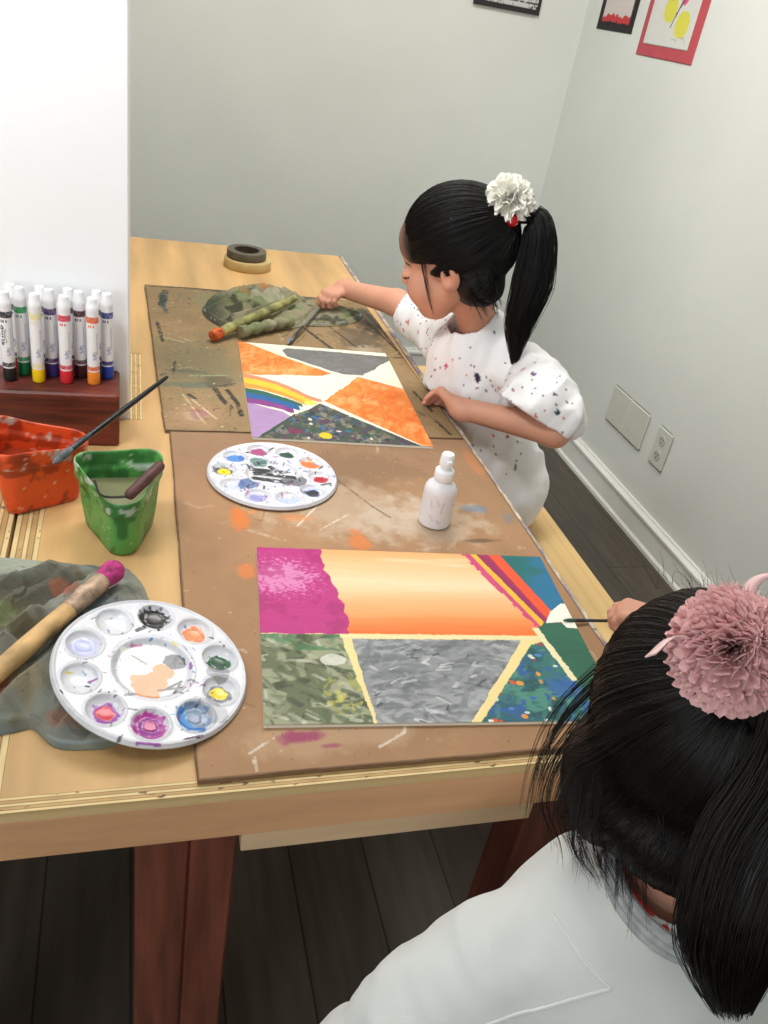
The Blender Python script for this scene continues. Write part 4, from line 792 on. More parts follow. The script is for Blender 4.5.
def hand(S, wrist, yd, zd, tx, s, curls, wr=.019, spread=.05, thumb=(.55, -.25)):
    """yd: towards the fingers, zd: back of the hand, tx: +1 / -1 side of the thumb along local x. returns finger tips"""
    Y = A(*yd); Y /= np.linalg.norm(Y); Z = A(*zd); Z -= Y * (Z @ Y); Z /= np.linalg.norm(Z); X = np.cross(Y, Z) * tx; W = lambda x, y, z: A(*wrist) + s * (X * x + Y * y + Z * z); tips = []; k = .006 * s
    S.cap(W(0, -.012, 0), W(0, .012, 0), wr, .0175 * s, .01)
    bx = [.021, .0068, -.0075, -.021]; by = [.054, .057, .054, .048]; ln = [.045, .050, .046, .036]
    for i in range(4): S.cap(W(bx[i] * .62, .008, -.001), W(bx[i], by[i], 0), .0125 * s, .0098 * s, .009 * s)
    for i in range(4):
        p = W(bx[i], by[i], 0); a = 0; r = .0078 * s if i < 3 else .0068 * s; sd = X * (bx[i] * spread / .02); L = ln[i] * s
        for j, (f, cu) in enumerate(zip((.44, .31, .25), curls[i])):
            a += math.radians(cu); d = Y * math.cos(a) - Z * math.sin(a) + sd; d /= np.linalg.norm(d); q = p + d * L * f; S.cap(p, q, r, r * .9, .003 * s if j else .0045 * s); p = q; r *= .9
        tips.append(p)
    p = W(.019, .012, -.006); d1 = X * thumb[0] + Y * .8 + Z * thumb[1]; d1 /= np.linalg.norm(d1); q = p + d1 * .026 * s; S.cap(p, q, .0115 * s, .0092 * s, .008 * s)
    d2 = d1 * .8 + Y * .45 - X * .25; d2 /= np.linalg.norm(d2); q2 = q + d2 * .021 * s; S.cap(q, q2, .0088 * s, .0078 * s, .004 * s); d3 = d2 + Y * .1 - X * .2; d3 /= np.linalg.norm(d3); q3 = q2 + d3 * .017 * s; S.cap(q2, q3, .0078 * s, .006 * s, .003 * s); tips.append(q3)
    return tips
def arm(pts, rs, hargs, h=.0019):
    P = np.array(pts); Wp = A(*hargs['wrist']); lo = np.minimum(P.min(0), Wp - .13) - .05; hi = np.maximum(P.max(0), Wp + .13) + .05; S = SDF(lo, hi, h); S.chain([A(*p) for p in pts], rs, .012); tips = hand(S, **hargs); return S.mesh(), tips

# ---- hair dressed back into a tie
def hair_cap(c, Mh, s, tdir, hairline, seed, nst, srad, lift=.010, mass=()):
    ch = A(0, -.014, .03); Rr = A(.069, .086, .078); t = A(*tdir); t /= np.linalg.norm(t); u = np.cross(t, [1, 0, 0]); u /= np.linalg.norm(u); w = np.cross(t, u)
    pts = [];
    for p in hairline:
        for sx in (1, -1): pts.append((p[0] * sx, p[1], p[2]))
    D = (np.array(pts) - ch) / Rr; D /= np.linalg.norm(D, axis=1)[:, None]; th = np.arccos(np.clip(D @ t, -1, 1)); ph = np.arctan2(D @ w, D @ u); k = np.argsort(ph); ph, th = ph[k], th[k]
    gf = np.linspace(-PI, PI, 720, endpoint=False); gt = np.interp(gf, np.r_[ph[-1] - 2 * PI, ph, ph[0] + 2 * PI], np.r_[th[-1], th, th[0]]); ke = np.hanning(27); ke /= ke.sum(); gt = np.convolve(np.r_[gt[-13:], gt, gt[:13]], ke, 'valid')
    tm = lambda f: np.interp(np.mod(f + PI, 2 * PI) - PI, np.r_[gf, PI], np.r_[gt, gt[0]])
    def pos(f, a, off):
        d = np.cos(a)[..., None] * t + np.sin(a)[..., None] * (np.cos(f)[..., None] * u + np.sin(f)[..., None] * w); q = d * (Rr + off[..., None]); L = np.linalg.norm(q, axis=-1); uh = q / L[..., None]
        for mc, mr in mass:   # the thicker hair over nape and temples
            o = (ch - A(*mc)) / A(*mr); v = uh / A(*mr); aa = (v * v).sum(-1); bb = (v * o).sum(-1); cc = (o * o).sum(-1) - 1; ds = bb * bb - aa * cc
            T = np.where(ds > 0, (-bb + np.sqrt(np.maximum(ds, 0))) / aa, -1) + off * .5; k = np.clip(.5 + .5 * (T - L) / .016, 0, 1); L = L * (1 - k) + T * k + .016 * k * (1 - k)
        return c + s * ((ch + uh * L[..., None]) @ Mh.T)
    nf, na = 420, 70; F_, Q = np.meshgrid(np.linspace(0, 2 * PI, nf, endpoint=False), np.linspace(0, 1, na), indexing='ij'); AA = Q * tm(F_) * (1 + .05 * (n2(np.cos(F_) * 6, np.sin(F_) * 6, 5, seed=seed + 2) - .5) * ss(.6, 1, Q)) + .002
    g = n2(F_ * 0 + np.cos(F_) * 9, np.sin(F_) * 9, 3.2, seed=seed) - .5; off = lift * (.62 + .38 * ss(1, .55, Q)) * ss(1.01, .965, Q) + .0035 * g * ss(.05, .3, Q) + .004 * np.exp(-(AA / .35) ** 2)
    V = pos(F_, AA, off).reshape(-1, 3); i, j = np.meshgrid(np.arange(nf), np.arange(na - 1), indexing='ij'); i2 = (i + 1) % nf; F = np.stack([i * na + j, i * na + j + 1, i2 * na + j + 1, i2 * na + j], -1).reshape(-1, 4)
    r = np.random.default_rng(seed); f = r.random(nst) * 2 * PI; a0 = tm(f) * np.where(r.random(nst) < .45, 1.0 + .03 * r.normal(size=nst), .35 + .65 * r.random(nst)); m = 16; q = np.linspace(1, .03, m)
    AA = a0[:, None] * q; FF = f[:, None] + .10 * r.normal(size=(nst, 1)) * np.sin(np.linspace(0, PI, m)) ; jit = .0016 * r.random((nst, 1)) + .0007; QQ = AA / tm(FF)
    of = lift * (.62 + .38 * ss(1, .55, QQ)) * ss(1.03, .965, QQ) + .0035 * (n2(np.cos(FF) * 9, np.sin(FF) * 9, 3.2, seed=seed) - .5) * ss(.05, .3, QQ) + .004 * np.exp(-(AA / .35) ** 2) + jit * np.sin(np.linspace(.15, PI * .9, m))
    SV, SF = strands(pos(FF, AA, of), srad * s); ms = []
    if mass:
        S = SDF(c - .17, c + .17, .0028)
        for p, q_ in mass: S.ell(c + Mh @ (A(*p) * s), A(*q_) * s, .012, Mh)
        S.disp(lambda P: .0035 * (fbm(((P - c) @ Mh) * A(110, 110, 22), 3) - .5)); ms = [S.mesh()]
    V2, F2 = join([(V, F), (SV, SF)] + ms); tie = pos(np.zeros(1), np.zeros(1), np.array([lift + .006]))[0]; 
    def inside(V):
        d = (((V - c) @ Mh) / s - ch) / Rr; d = d / (np.linalg.norm(d, axis=1)[:, None] + 1e-9); a_ = np.arccos(np.clip(d @ t, -1, 1)); return ss(.02, -.03, a_ - tm(np.arctan2(d @ w, d @ u))) * (np.linalg.norm(V - c, axis=1) < .14)
    return V2, F2, tie, inside
def tail(ctrl, rprof, n, seed, srad, flat=1.0, side=None, m=26, spread=.0):
    r = np.random.default_rng(seed); C = spline(ctrl, m); T = np.gradient(C, axis=0); T /= np.linalg.norm(T, axis=1)[:, None]; sd = A(*side); u = sd - T * (T @ sd)[:, None]; u /= np.linalg.norm(u, axis=1)[:, None]; w = np.cross(T, u); R = np.interp(np.linspace(0, 1, m), np.linspace(0, 1, len(rprof)), rprof)
    rho = np.sqrt(r.random(n)); an = r.random(n) * 2 * PI; a, b = rho * np.cos(an), rho * np.sin(an) * flat; wv = .10 * np.sin(np.linspace(0, 5, m)[None] * (.6 + .8 * r.random((n, 1))) + 6 * r.random((n, 1))); cl = .25 * (r.random((n, 1)) - .5) * np.linspace(0, 1, m) ** 2
    P = C[None] + u[None] * ((a[:, None] + wv + cl) * R)[..., None] + w[None] * ((b[:, None] + wv[::-1] * .6) * R)[..., None]
    e = np.where(r.random(n) < .6, .93 + .07 * r.random(n), .72 + .28 * r.random(n)); q = np.linspace(0, 1, m)[None] * e[:, None] * (m - 1); i = np.minimum(q.astype(int), m - 2); f = (q - i)[..., None]; k = np.arange(n)[:, None]; P = P[k, i] * (1 - f) + P[k, i + 1] * f
    rad = srad * (1 - .6 * np.linspace(0, 1, m) ** 3)[None] * (.7 + .6 * r.random((n, 1))); core = MB(); core.tube(C[:-2], R[:-2] * .62 * np.r_[np.ones(m - 8), np.linspace(1, .15, 6)], 12); cv = np.concatenate(core.V)
    cf = np.array([x for x in core.F if len(x) == 4]); return join([strands(P, rad), (cv, cf)])
def locks(defs, seed, srad, m=14):
    """each lock = clumps of hairs that draw together towards uneven tips"""
    out = []; r = np.random.default_rng(seed); q = np.linspace(0, 1, m)
    for ctrl, n, sp0, sp1 in defs:
        C = spline(ctrl, m); nc = max(1, n // 7)
        for _ in range(nc):
            o = r.normal(size=3) * sp0; o1 = o * (sp1 / sp0) + r.normal(size=3) * .003; wv = r.normal(size=3) * .003; k = max(1, n // nc); e = .55 + .45 * r.random()
            cc = C + o * (1 - q)[:, None] + o1 * q[:, None] + wv * np.sin(q * (3 + 2 * r.random()) + r.random() * 6)[:, None] * q[:, None]
            P = cc[None] + r.normal(size=(k, 1, 3)) * (.0016 * (1 - .75 * q))[None, :, None] + r.normal(size=(k, 1, 3)) * (.0035 * q ** 3)[None, :, None]
            el = e * (.75 + .25 * r.random(k)); t = np.minimum(q[None] * el[:, None] * (m - 1), m - 1.001); i = t.astype(int); f = (t - i)[..., None]; kk = np.arange(k)[:, None]; P = P[kk, i] * (1 - f) + P[kk, i + 1] * f
            out.append(strands(P, srad * (1 - .75 * q)[None] * np.ones((k, 1))))
    return join(out)
def hairmat(name, rough, col):
    m = M(name, col, rough, spec=.32, aniso=.5); return m
hair1 = hairmat('black_hair', .46, (15, 12, 12)); hair2 = hairmat('black_brown_hair', .44, (20, 15, 13))
def rosette(c, axis, R, K, seed, mat, name, parent, amp=.14, lobes=7, scallop=.08):
    """layered gathered frills around one axis"""
    r = np.random.default_rng(seed); ax = A(*axis); ax /= np.linalg.norm(ax); u = np.cross(ax, [0, 0, 1]); u /= np.linalg.norm(u); w = np.cross(ax, u); parts = []; M_, T_ = 330, 8
    th, t = np.meshgrid(np.linspace(0, 2 * PI, M_), np.linspace(0, 1, T_), indexing='ij'); F = grid(M_, T_)
    for k in range(K):
        f = k / (K - 1); el = math.radians(84 - 104 * f) + .10 * np.sin(3 * th + k); n = lobes + int(1.6 * k * lobes / 7); p = r.random(4) * 6.28; rad = np.cos(th)[..., None] * u + np.sin(th)[..., None] * w; tan = -np.sin(th)[..., None] * u + np.cos(th)[..., None] * w
        L = R * (.78 + .22 * f) * (1 + scallop * np.sin(1.9 * n * th + p[3]) + .05 * np.sin(2 * th + p[2])); d = np.cos(el)[..., None] * rad + np.sin(el)[..., None] * ax; nn = -np.sin(el)[..., None] * rad + np.cos(el)[..., None] * ax
        wv = R * amp * t ** 1.2 * (np.sin(n * th + p[0] + .8 * np.sin(2 * th)) + .55 * np.sin(2.0 * n * th + p[1])); P = A(*c) + R * .07 * f * rad + (L * t)[..., None] * d + wv[..., None] * nn + (.6 * R * amp * t * np.cos(n * th + p[2]))[..., None] * tan
        P[-1] = P[0]; parts.append((P.reshape(-1, 3), F))
    V, F = join(parts); return link(name, mesh_np(name, V, F), mat, parent)
def ball(c, r, n=20): return MB().lathe([(r * math.sin(t), -r * math.cos(t)) for t in np.linspace(.03, PI - .03, n)], c, n=28)
HL = [(0, .074, .078), (.02, .072, .077), (.035, .063, .070), (.050, .045, .056), (.060, .034, .030), (.064, .028, .004), (.066, .018, -.018), (.070, .006, .004), (.072, -.012, .020), (.070, -.034, .0), (.060, -.052, -.035), (.035, -.066, -.058), (0, -.07, -.06)]
clothw = M('white_cotton', attr=True, rough=.85, sheen=.15, bump=.12, bscale=500, spec=.15)
HL1 = [(0, .092, .040), (.02, .088, .039), (.040, .077, .032), (.053, .065, .016), (.060, .054, -.004), (.066, .038, -.010), (.070, .020, -.002), (.073, -.010, .014), (.072, -.030, -.012), (.062, -.046, -.050), (.040, -.060, -.076), (0, -.066, -.084)]
HL2 = [(0, .078, .066), (.02, .076, .065), (.038, .068, .058), (.056, .056, .036), (.064, .048, .004), (.068, .040, -.035), (.068, .022, -.060), (.064, .002, -.072), (.058, -.02, -.078), (.050, -.038, -.082), (.030, -.05, -.084), (0, -.056, -.084)]
def splat(V, n, seed, rmin, rmax, cols, lo, hi):
    r = np.random.default_rng(seed); c = np.tile(A(238, 236, 237), (len(V), 1)); ok = np.where(((V > A(*lo)) & (V < A(*hi))).all(1))[0]
    for i in range(n):
        p = V[ok[r.integers(len(ok))]]; a = rmin + (rmax - rmin) * r.random() ** 4; sx = A(1, 1, .7 + 1.2 * r.random()); m = np.linalg.norm((V - p) / sx, axis=1) < a; c[m] = cols[r.integers(len(cols))]
    return c

# ---------------- far girl, seated on the bench
g1 = thing('person', 'seated girl in white paint speckled shirt with white flower over her ponytail', 'person', (.74, 1.41, .45))
c1 = A(.552, 1.416, .984); M1 = rot_ypr(.96, .40, .10); s1 = 1.06; nb1 = A(.626, 1.415, .856)
V0, F0, tie1, pos1 = hair_cap(c1, M1, s1, (0, -.92, .24), HL1, 5, 1900, .0005, .014, [((0, -.042, -.045), (.054, .030, .040)), ((.040, -.034, -.03), (.030, .034, .040)), ((-.040, -.034, -.03), (.030, .034, .040))])
hv = head_sdf(c1 - .17, c1 + .16, c1, M1, s1, nb1 + A(.012, 0, -.03), .036, .0023)
aL, tL = arm([(.71, 1.31, .815), (.712, 1.188, .764), (.572, 1.298, .750)], [.034, .0275, .0195], dict(wrist=(.572, 1.298, .750), yd=(-.33, 1, .10), zd=(.62, .15, .78), tx=1, s=.90, wr=.0195, curls=[(40, 34, 14), (42, 36, 14), (44, 36, 14), (46, 36, 14)], spread=.10))
aR, tR = arm([(.60, 1.55, .80), (.555, 1.715, .80), (.463, 1.841, .782)], [.034, .0285, .020], dict(wrist=(.463, 1.841, .782), yd=(-.80, -.62, -.16), zd=(-.18, -.1, 1), tx=1, s=.84, wr=.020, curls=[(28, 52, 34), (38, 60, 40), (42, 64, 40), (44, 62, 40)], spread=.03, thumb=(.15, -.6)))
S = SDF((.28, 1.24, 0), (.86, 1.60, .86), .0055)
S.chain([(.745, 1.41, .515), (.715, 1.415, .60), (.665, 1.42, .74), (.64, 1.42, .80)], [.085, .075, .08, .055], .04).cap((.70, 1.30, .785), (.60, 1.54, .79), .032, .032, .04).cap((.64, 1.42, .80), nb1, .04, .035, .02)
for y in (1.355, 1.475): S.chain([(.735, y, .515), (.47, y + .0, .515), (.465, y, .10), (.46, y, .055)], [.060, .047, .032, .028], .02); S.cap((.455, y, .032), (.365, y, .026), .028, .024, .015)
bv = S.mesh(); V, F = join([hv, aL, aR, bv]); V[:, 2] = np.maximum(V[:, 2], .0008); V[:, 2] = np.where((V[:, 0] > .612) & (V[:, 2] > .3), np.maximum(V[:, 2], .4516), V[:, 2])
V[:, 2] = np.where((V[:, 0] < .5745) & (V[:, 2] > .69), np.maximum(V[:, 2], np.where(V[:, 1] > 1.70, .7425, ZB + .0004)), V[:, 2])
link('body', mesh_np('body', V, F, skin_col(V, c1, M1, s1, (208, 152, 126), tL + tR, pos1)), skinm, g1)
# trousers
S = SDF((.36, 1.26, .05), (.86, 1.58, .68), .006); S.chain([(.745, 1.41, .522), (.72, 1.415, .60)], [.092, .088], .03)
for y in (1.355, 1.475): S.chain([(.735, y, .522), (.468, y, .518), (.463, y, .11)], [.069, .056, .044], .02)
S.disp(lambda P: .004 * (fbm(P * 22, 3) - .5)); V, F = S.mesh(); V[:, 2] = np.where((V[:, 0] > .612), np.maximum(V[:, 2], .4510), V[:, 2])
tr = link('trousers', mesh_np('trousers', V, F), M('red_orange_cotton', (206, 78, 50), .85, noise=.08, nscale=30, bump=.2, bscale=200), g1); tr['label'] = 'red orange trousers'
# shirt
S = SDF((.46, 1.02, .44), (.90, 1.80, .90), .0042)
S.chain([(.64, 1.42, .785), (.660, 1.41, .70), (.688, 1.395, .60), (.722, 1.38, .535)], [.092, .100, .106, .112], .04)
S.cap((.70, 1.325, .808), (.61, 1.52, .802), .048, .046, .05); S.chain([(.615, 1.52, .793), (.592, 1.60, .80), (.575, 1.66, .80)], [.046, .044, .042], .03)
sl = SDF(S.lo, (.90, 1.80, .90), .0042); sl.chain([(.695, 1.32, .81), (.70, 1.255, .808), (.705, 1.205, .790)], [.050, .052, .050], .03).cap((.70, 1.215, .785), (.640, 1.235, .770), .050, .040, .03)
S.cap((.64, 1.42, .80), nb1 + A(.0, 0, .008), .058, .052, .02).cap((.612, 1.405, .818), (.64, 1.42, .80), .046, .06, .03)
def folds1(P):
    q = fbm(P * A(16, 16, 9) + 4, 3) - .5; d = 1 - np.abs(2 * fbm((P @ np.array([[.6, .5, .6], [-.7, .7, 0], [-.4, -.4, .8]]).T) * A(9, 22, 9) + 2, 2) - 1); e = 1 - np.abs(2 * fbm((P @ np.array([[.5, .3, .8], [-.6, .8, 0], [-.6, -.5, .6]]).T) * A(10, 40, 14) + 9, 2) - 1); return .014 * q - .012 * (d - .6) - .006 * (e - .6)
S.disp(folds1); sl.disp(lambda P: 1.5 * folds1(P) + .006 * np.sin(P @ A(70, 130, -60) + 5 * fbm(P * 14, 2)) * ss(.82, .76, P[:, 2])); sl.cap((.63, 1.235, .760), (.705, 1.205, .762), .040, .045, .004, True); sl.plane((.69, 1.20, .776), (-.42, -.1, -.88)); k_ = np.clip(.5 + .5 * (S.d - sl.d) / .012, 0, 1); S.d = S.d * (1 - k_) + sl.d * k_ - .012 * k_ * (1 - k_)
S.cap((.560, 1.70, .80), (.584, 1.625, .80), .037, .034, .004, True); S.plane((.574, 1.665, .80), (-.28, .95, 0)); S.cap(nb1 - A(.014, 0, .012), nb1 + A(-.030, -.01, .05), .038, .045, .004, True); S.cap((.730, 1.38, .43), (.712, 1.385, .50), .10, .09, .004, True)
# keep clear of the table edge
S.d = np.maximum(S.d, np.where((S.ax[2] < .735)[None, None, :], (.5795 - S.ax[0])[:, None, None], -1).astype(np.float32)); S.plane((0, 0, .463), (0, 0, -1))
V, F = S.mesh(); V = relax(V, F, 1)
sc = splat(V, 420, 11, .0011, .0052, [(52, 46, 70), (40, 40, 48), (120, 84, 140), (70, 60, 90), (200, 70, 110), (60, 70, 90), (210, 90, 70), (90, 110, 100), (48, 44, 60)], (.46, 1.05, .62), (.72, 1.8, .9))
for p, a, col in (((.583, 1.36, .752), .012, (216, 66, 56)), ((.586, 1.385, .745), .012, (120, 60, 110)), ((.596, 1.35, .765), .007, (216, 66, 60)), ((.70, 1.31, .842), .013, (176, 156, 196)), ((.715, 1.285, .838), .010, (222, 90, 140)), ((.668, 1.10, .83), .007, (130, 30, 60)), ((.664, 1.095, .80), .006, (120, 30, 60)), ((.62, 1.25, .75), .006, (30, 30, 40))):
    sc = mix(sc, col, np.linalg.norm((V - A(*p)) / A(1, 1, 1.3), axis=1) < a * (.7 + .6 * fbm(V * 150, 2)))
link('shirt', mesh_np('shirt', V, F, sc), clothw, g1)
W1 = lambda *p: c1 + M1 @ (A(*p) * s1)
V, F = tail([tie1 - .012 * (M1 @ A(0, -.92, .24)), tie1 + A(.027, -.012, .003), tie1 + A(.038, -.030, -.03), tie1 + A(.033, -.054, -.10), tie1 + A(.024, -.062, -.17), tie1 + A(.034, -.062, -.245)], [.011, .018, .030, .036, .026, .005], 700, 3, .0007, .8, (.7, -.5, 0)); link('ponytail', mesh_np('ponytail', V, F), hair1, g1)
V, F = locks([([W1(-.062, .034, .02), W1(-.070, .036, -.03), W1(-.066, .034, -.085)], 14, .0015, .004), ([W1(-.060, -.045, -.03), W1(-.056, -.055, -.065), W1(-.046, -.06, -.10)], 70, .009, .008), ([W1(-.03, -.065, -.04), W1(-.03, -.066, -.07), W1(-.026, -.066, -.095)], 60, .010, .009), ([W1(-.068, -.03, -.01), W1(-.066, -.036, -.05), W1(-.056, -.04, -.085)], 30, .004, .006)], 4, .0005); V, F = join([(V0, F0), (V, F)]); link('hair', mesh_np('hair', V, F), hair1, g1)
bx = tie1 + A(-.014, -.020, -.006); ball(tuple(bx), .0115).build('hair_bead', M('red_bead', (206, 26, 36), .25, coat=.4), g1, True)
rosette(tie1 + A(-.020, -.006, .027), (-.1, -.6, .7), .038, 9, 2, M('ivory_silk', (254, 252, 242), .7, sheen=.3), 'hair_flower', g1, .16, 5, .10)
for k, (a, b) in enumerate((((-.03, -.035, .105), (-.042, -.03, .098)), ((-.0655, -.03, .078), (-.069, -.03, .060)))):
    p, q = W1(*a), W1(*b); n = A(*(p - c1)); n /= np.linalg.norm(n); MB().tube(spline([p + n * .004, (p + q) / 2 + n * .0065, q + n * .004], 8), .0018, 8).build('hair_clip', M('silver_clip', (190, 192, 200), .25, metal=.9), g1, True)
base(g1, g1.location)
hp = (tR[0] + tR[4]) / 2; bt_ = A(.303, 1.606, .7318); dd = hp - bt_; dd /= np.linalg.norm(dd)
brush('thin brush with grey tip held in the far girl right hand', bt_, hp + dd * .05, .0032, (M('grey_handle', (120, 116, 112), .4), ferd, grb), [(.3, 0), (1.2, .3), (1.7, .6), (1.1, 1)], bl=.14, fl=.22)

# ---------------- near girl, standing in front of the table
g2 = thing('person', 'girl in plain white shirt with pink flower in her ponytail, seen from behind', 'person', (.40, .30, 0))
c2 = A(.4045, .354, .918); M2 = rot_ypr(-.32, .5, .0); s2 = 1.01; nb2 = A(.384, .300, .828)
V0, F0, tie2, pos2 = hair_cap(c2, M2, s2, (-.12, -.80, .52), HL2, 8, 5000, .00036, .014, [((.050, .004, -.030), (.036, .052, .050)), ((-.050, .004, -.030), (.036, .052, .050)), ((0, -.038, -.045), (.062, .042, .044))])
hv = head_sdf(c2 - .17, c2 + .17, c2, M2, s2, nb2 + A(0, -.004, -.03), .036, .0028)
aR, tR = arm([(.52, .31, .745), (.632, .47, .735), (.624, .676, .768)], [.035, .028, .019], dict(wrist=(.624, .676, .768), yd=(-.66, .70, -.22), zd=(.15, -.1, 1), tx=1, s=.82, wr=.019, curls=[(30, 46, 30), (38, 58, 36), (42, 60, 40), (44, 60, 40)], spread=.04, thumb=(.2, -.55)))
aL, tL = arm([(.275, .32, .70), (.19, .305, .60), (.20, .35, .49)], [.035, .028, .019], dict(wrist=(.20, .35, .49), yd=(.1, .4, -.9), zd=(-.9, .2, 0), tx=1, s=.82, wr=.019, curls=[(20, 30, 20)] * 4), .0025)
S = SDF((.20, .18, 0), (.62, .48, .86), .006); S.chain([(.40, .30, .45), (.40, .30, .56), (.395, .305, .70), (.392, .31, .76)], [.085, .075, .085, .055], .04).cap((.27, .33, .735), (.515, .312, .74), .032, .032, .04).cap((.392, .312, .77), nb2, .04, .035, .02); tR2 = tR
for x in (.345, .455): S.chain([(x, .30, .43), (x, .305, .23), (x, .295, .06)], [.062, .043, .03], .02); S.cap((x, .285, .03), (x, .375, .025), .028, .023, .015)
bv = S.mesh(); V, F = join([hv, aL, aR, bv]); V[:, 2] = np.maximum(V[:, 2], .0006)
link('body', mesh_np('body', V, F, skin_col(V, c2, M2, s2, (204, 148, 124), tR, pos2)), skinm, g2)
S = SDF((.24, .17, .03), (.56, .43, .6), .006); S.chain([(.40, .30, .46), (.40, .30, .54)], [.093, .088], .03)
for x in (.345, .455): S.chain([(x, .30, .43), (x, .305, .23), (x, .295, .10)], [.069, .054, .042], .02)
S.disp(lambda P: .004 * (fbm(P * 22, 3) - .5)); V, F = S.mesh(); link('trousers', mesh_np('trousers', V, F), M('grey_jersey', (92, 92, 98), .9, noise=.06, nscale=40), g2)
S = SDF((.04, .12, .38), (.76, .70, .90), .0042)
S.chain([(.392, .312, .735), (.395, .30, .66), (.40, .295, .55), (.40, .295, .47)], [.095, .115, .125, .135], .04); S.cap((.285, .315, .715), (.51, .305, .727), .044, .046, .05)
S.chain([(.28, .317, .712), (.232, .312, .665), (.19, .305, .61), (.198, .335, .54)], [.047, .048, .048, .042], .025); S.chain([(.515, .312, .742), (.60, .42, .738), (.637, .50, .742), (.652, .59, .755)], [.05, .047, .042, .034], .025); S.cap((.392, .315, .77), nb2 + A(-.002, .0, -.006), .062, .052, .025)
def folds2(P):
    q = fbm(P * A(11, 11, 11) + 14, 3) - .5; d = 1 - np.abs(2 * fbm((P @ np.array([[.6, .5, .6], [-.7, .7, 0], [-.4, -.4, .8]]).T) * A(7, 15, 7) + 8, 2) - 1)
    lm = ss(.30, .22, P[:, 0]); e = 1 - np.abs(2 * fbm((P @ np.array([[.68, 0, .73], [0, 1, 0], [-.73, 0, .68]]).T) * A(30, 8, 8) + 3, 2) - 1); return .014 * q - .008 * (d - .6) - .014 * lm * (e - .6)
S.disp(folds2); S.cap(nb2 + A(-.001, .0, -.03), nb2 + A(.002, .012, .06), .044, .052, .004, True); S.cap((.656, .62, .76), (.645, .55, .75), .029, .029, .004, True); S.cap((.20, .345, .50), (.198, .336, .53), .036, .034, .004, True); S.cap((.40, .295, .36), (.40, .295, .45), .12, .11, .004, True)
S.d = np.maximum(S.d, np.where((S.ax[1] > .50)[None, :, None] & (S.ax[2] < .74)[None, None, :], (.7285 - S.ax[2])[None, None, :], -1).astype(np.float32)); S.plane((0, 0, .395), (0, 0, -1))
V, F = S.mesh(); V = relax(V, F, 2); c = np.tile(A(210, 212, 210), (len(V), 1)); c = mix(c, (206, 206, 206), ss(.57, .7, fbm(V * 14 + 40, 3)) * .25)
sh = link('shirt', mesh_np('shirt', V, F, c), clothw, g2); bvh = BVHTree.FromPolygons(V.tolist(), F.tolist())
def onto(pts, m, off):
    out = []
    for p in spline(pts, m): h = bvh.find_nearest(Vector(p)); out.append(np.array(h[0] + h[1] * off))
    return np.array(out)
seamm = M('seam_thread', (226, 226, 224), .9)
for pts in ([(.30, .318, .80), (.318, .285, .79), (.334, .262, .785)], [(.334, .262, .785), (.29, .26, .765), (.242, .262, .74), (.20, .27, .69)]):
    MB().tube(onto(pts, 30, .0002), .0013, 6).build('seam', seamm, sh, True)
# collar of the under layer and red strap
N2 = A(.06, -.10, .9); N2 /= np.linalg.norm(N2); e1 = np.cross(N2, [0, 1, 0]); e1 /= np.linalg.norm(e1); e2 = np.cross(N2, e1); th = np.linspace(0, 2 * PI, 61)
def loop(c, ra, rb, wob=0): return A(*c) + np.cos(th)[:, None] * e1 * ra + np.sin(th)[:, None] * e2 * rb + N2 * (wob * np.sin(3 * th))[:, None]
col = MB(); 
for dz, rr in ((0, .0475), (.006, .0470), (.012, .0460)): col.tube(loop(nb2 + N2 * (dz + .009) + A(0, -.004, 0), rr + .003, rr * 1.02 + .003, .001), .0042, 8)
uc = col.build('under_collar', M('grey_melange', (170, 172, 174), .9, noise=.1, nscale=90, bump=.2, bscale=300), g2, True)
st = MB().tube(loop(nb2 + N2 * .019 + A(0, -.002, 0), .0435, .0445, .0015), .0030, 8).build('strap', M('red_strap', (206, 54, 56), .7), g2, True); st['label'] = 'red neck strap'
W2 = lambda *p: c2 + M2 @ (A(*p) * s2)
V, F = tail([tie2 - .012 * (M2 @ A(0, -.8, .45)), tie2 + A(.012, -.018, .004), tie2 + A(.014, -.045, -.03), tie2 + A(-.006, -.062, -.09), tie2 + A(-.014, -.084, -.145), tie2 + A(.004, -.10, -.21)], [.013, .022, .032, .036, .035, .012], 2600, 6, .00055, .6, (1, -.3, 0), spread=.2); link('ponytail', mesh_np('ponytail', V, F), hair2, g2)
lk = [([W2(-.058, .055, .045), W2(-.082, .075, .0), W2(-.090, .085, -.05), W2(-.088, .085, -.10), W2(-.080, .082, -.14)], 26, .004, .009), ([W2(-.062, .045, .03), W2(-.086, .055, -.02), W2(-.090, .06, -.07), W2(-.082, .062, -.13)], 60, .006, .005),
      ([W2(-.070, .022, .0), W2(-.088, .03, -.045), W2(-.086, .03, -.08), W2(-.078, .032, -.115)], 80, .007, .006), ([W2(-.078, .0, -.02), W2(-.084, -.0, -.06), W2(-.07, -.005, -.09), W2(-.064, -.0, -.115)], 90, .009, .007), ([W2(-.074, -.03, -.03), W2(-.074, -.035, -.07), W2(-.06, -.042, -.09), W2(-.054, -.04, -.105)], 110, .011, .008), ([W2(-.05, -.055, -.05), W2(-.046, -.06, -.075), W2(-.034, -.062, -.10)], 90, .012, .010)]
rr = np.random.default_rng(12)
for k in range(60):
    p = A(-.03 + .09 * (rr.random() - .4), -.0 + .12 * (rr.random() - .5), .122 - .012 * rr.random()); d = A(.35 * rr.normal(), .4 + .5 * rr.normal(), .8); f = .5 + .7 * rr.random(); lk.append(([W2(*p), W2(*(p + f * (d * .012 + A(0, .012, 0)))), W2(*(p + f * (d * .026 + A(.008 * rr.normal(), .03 * rr.random(), .002))))], 1, .001, .002))
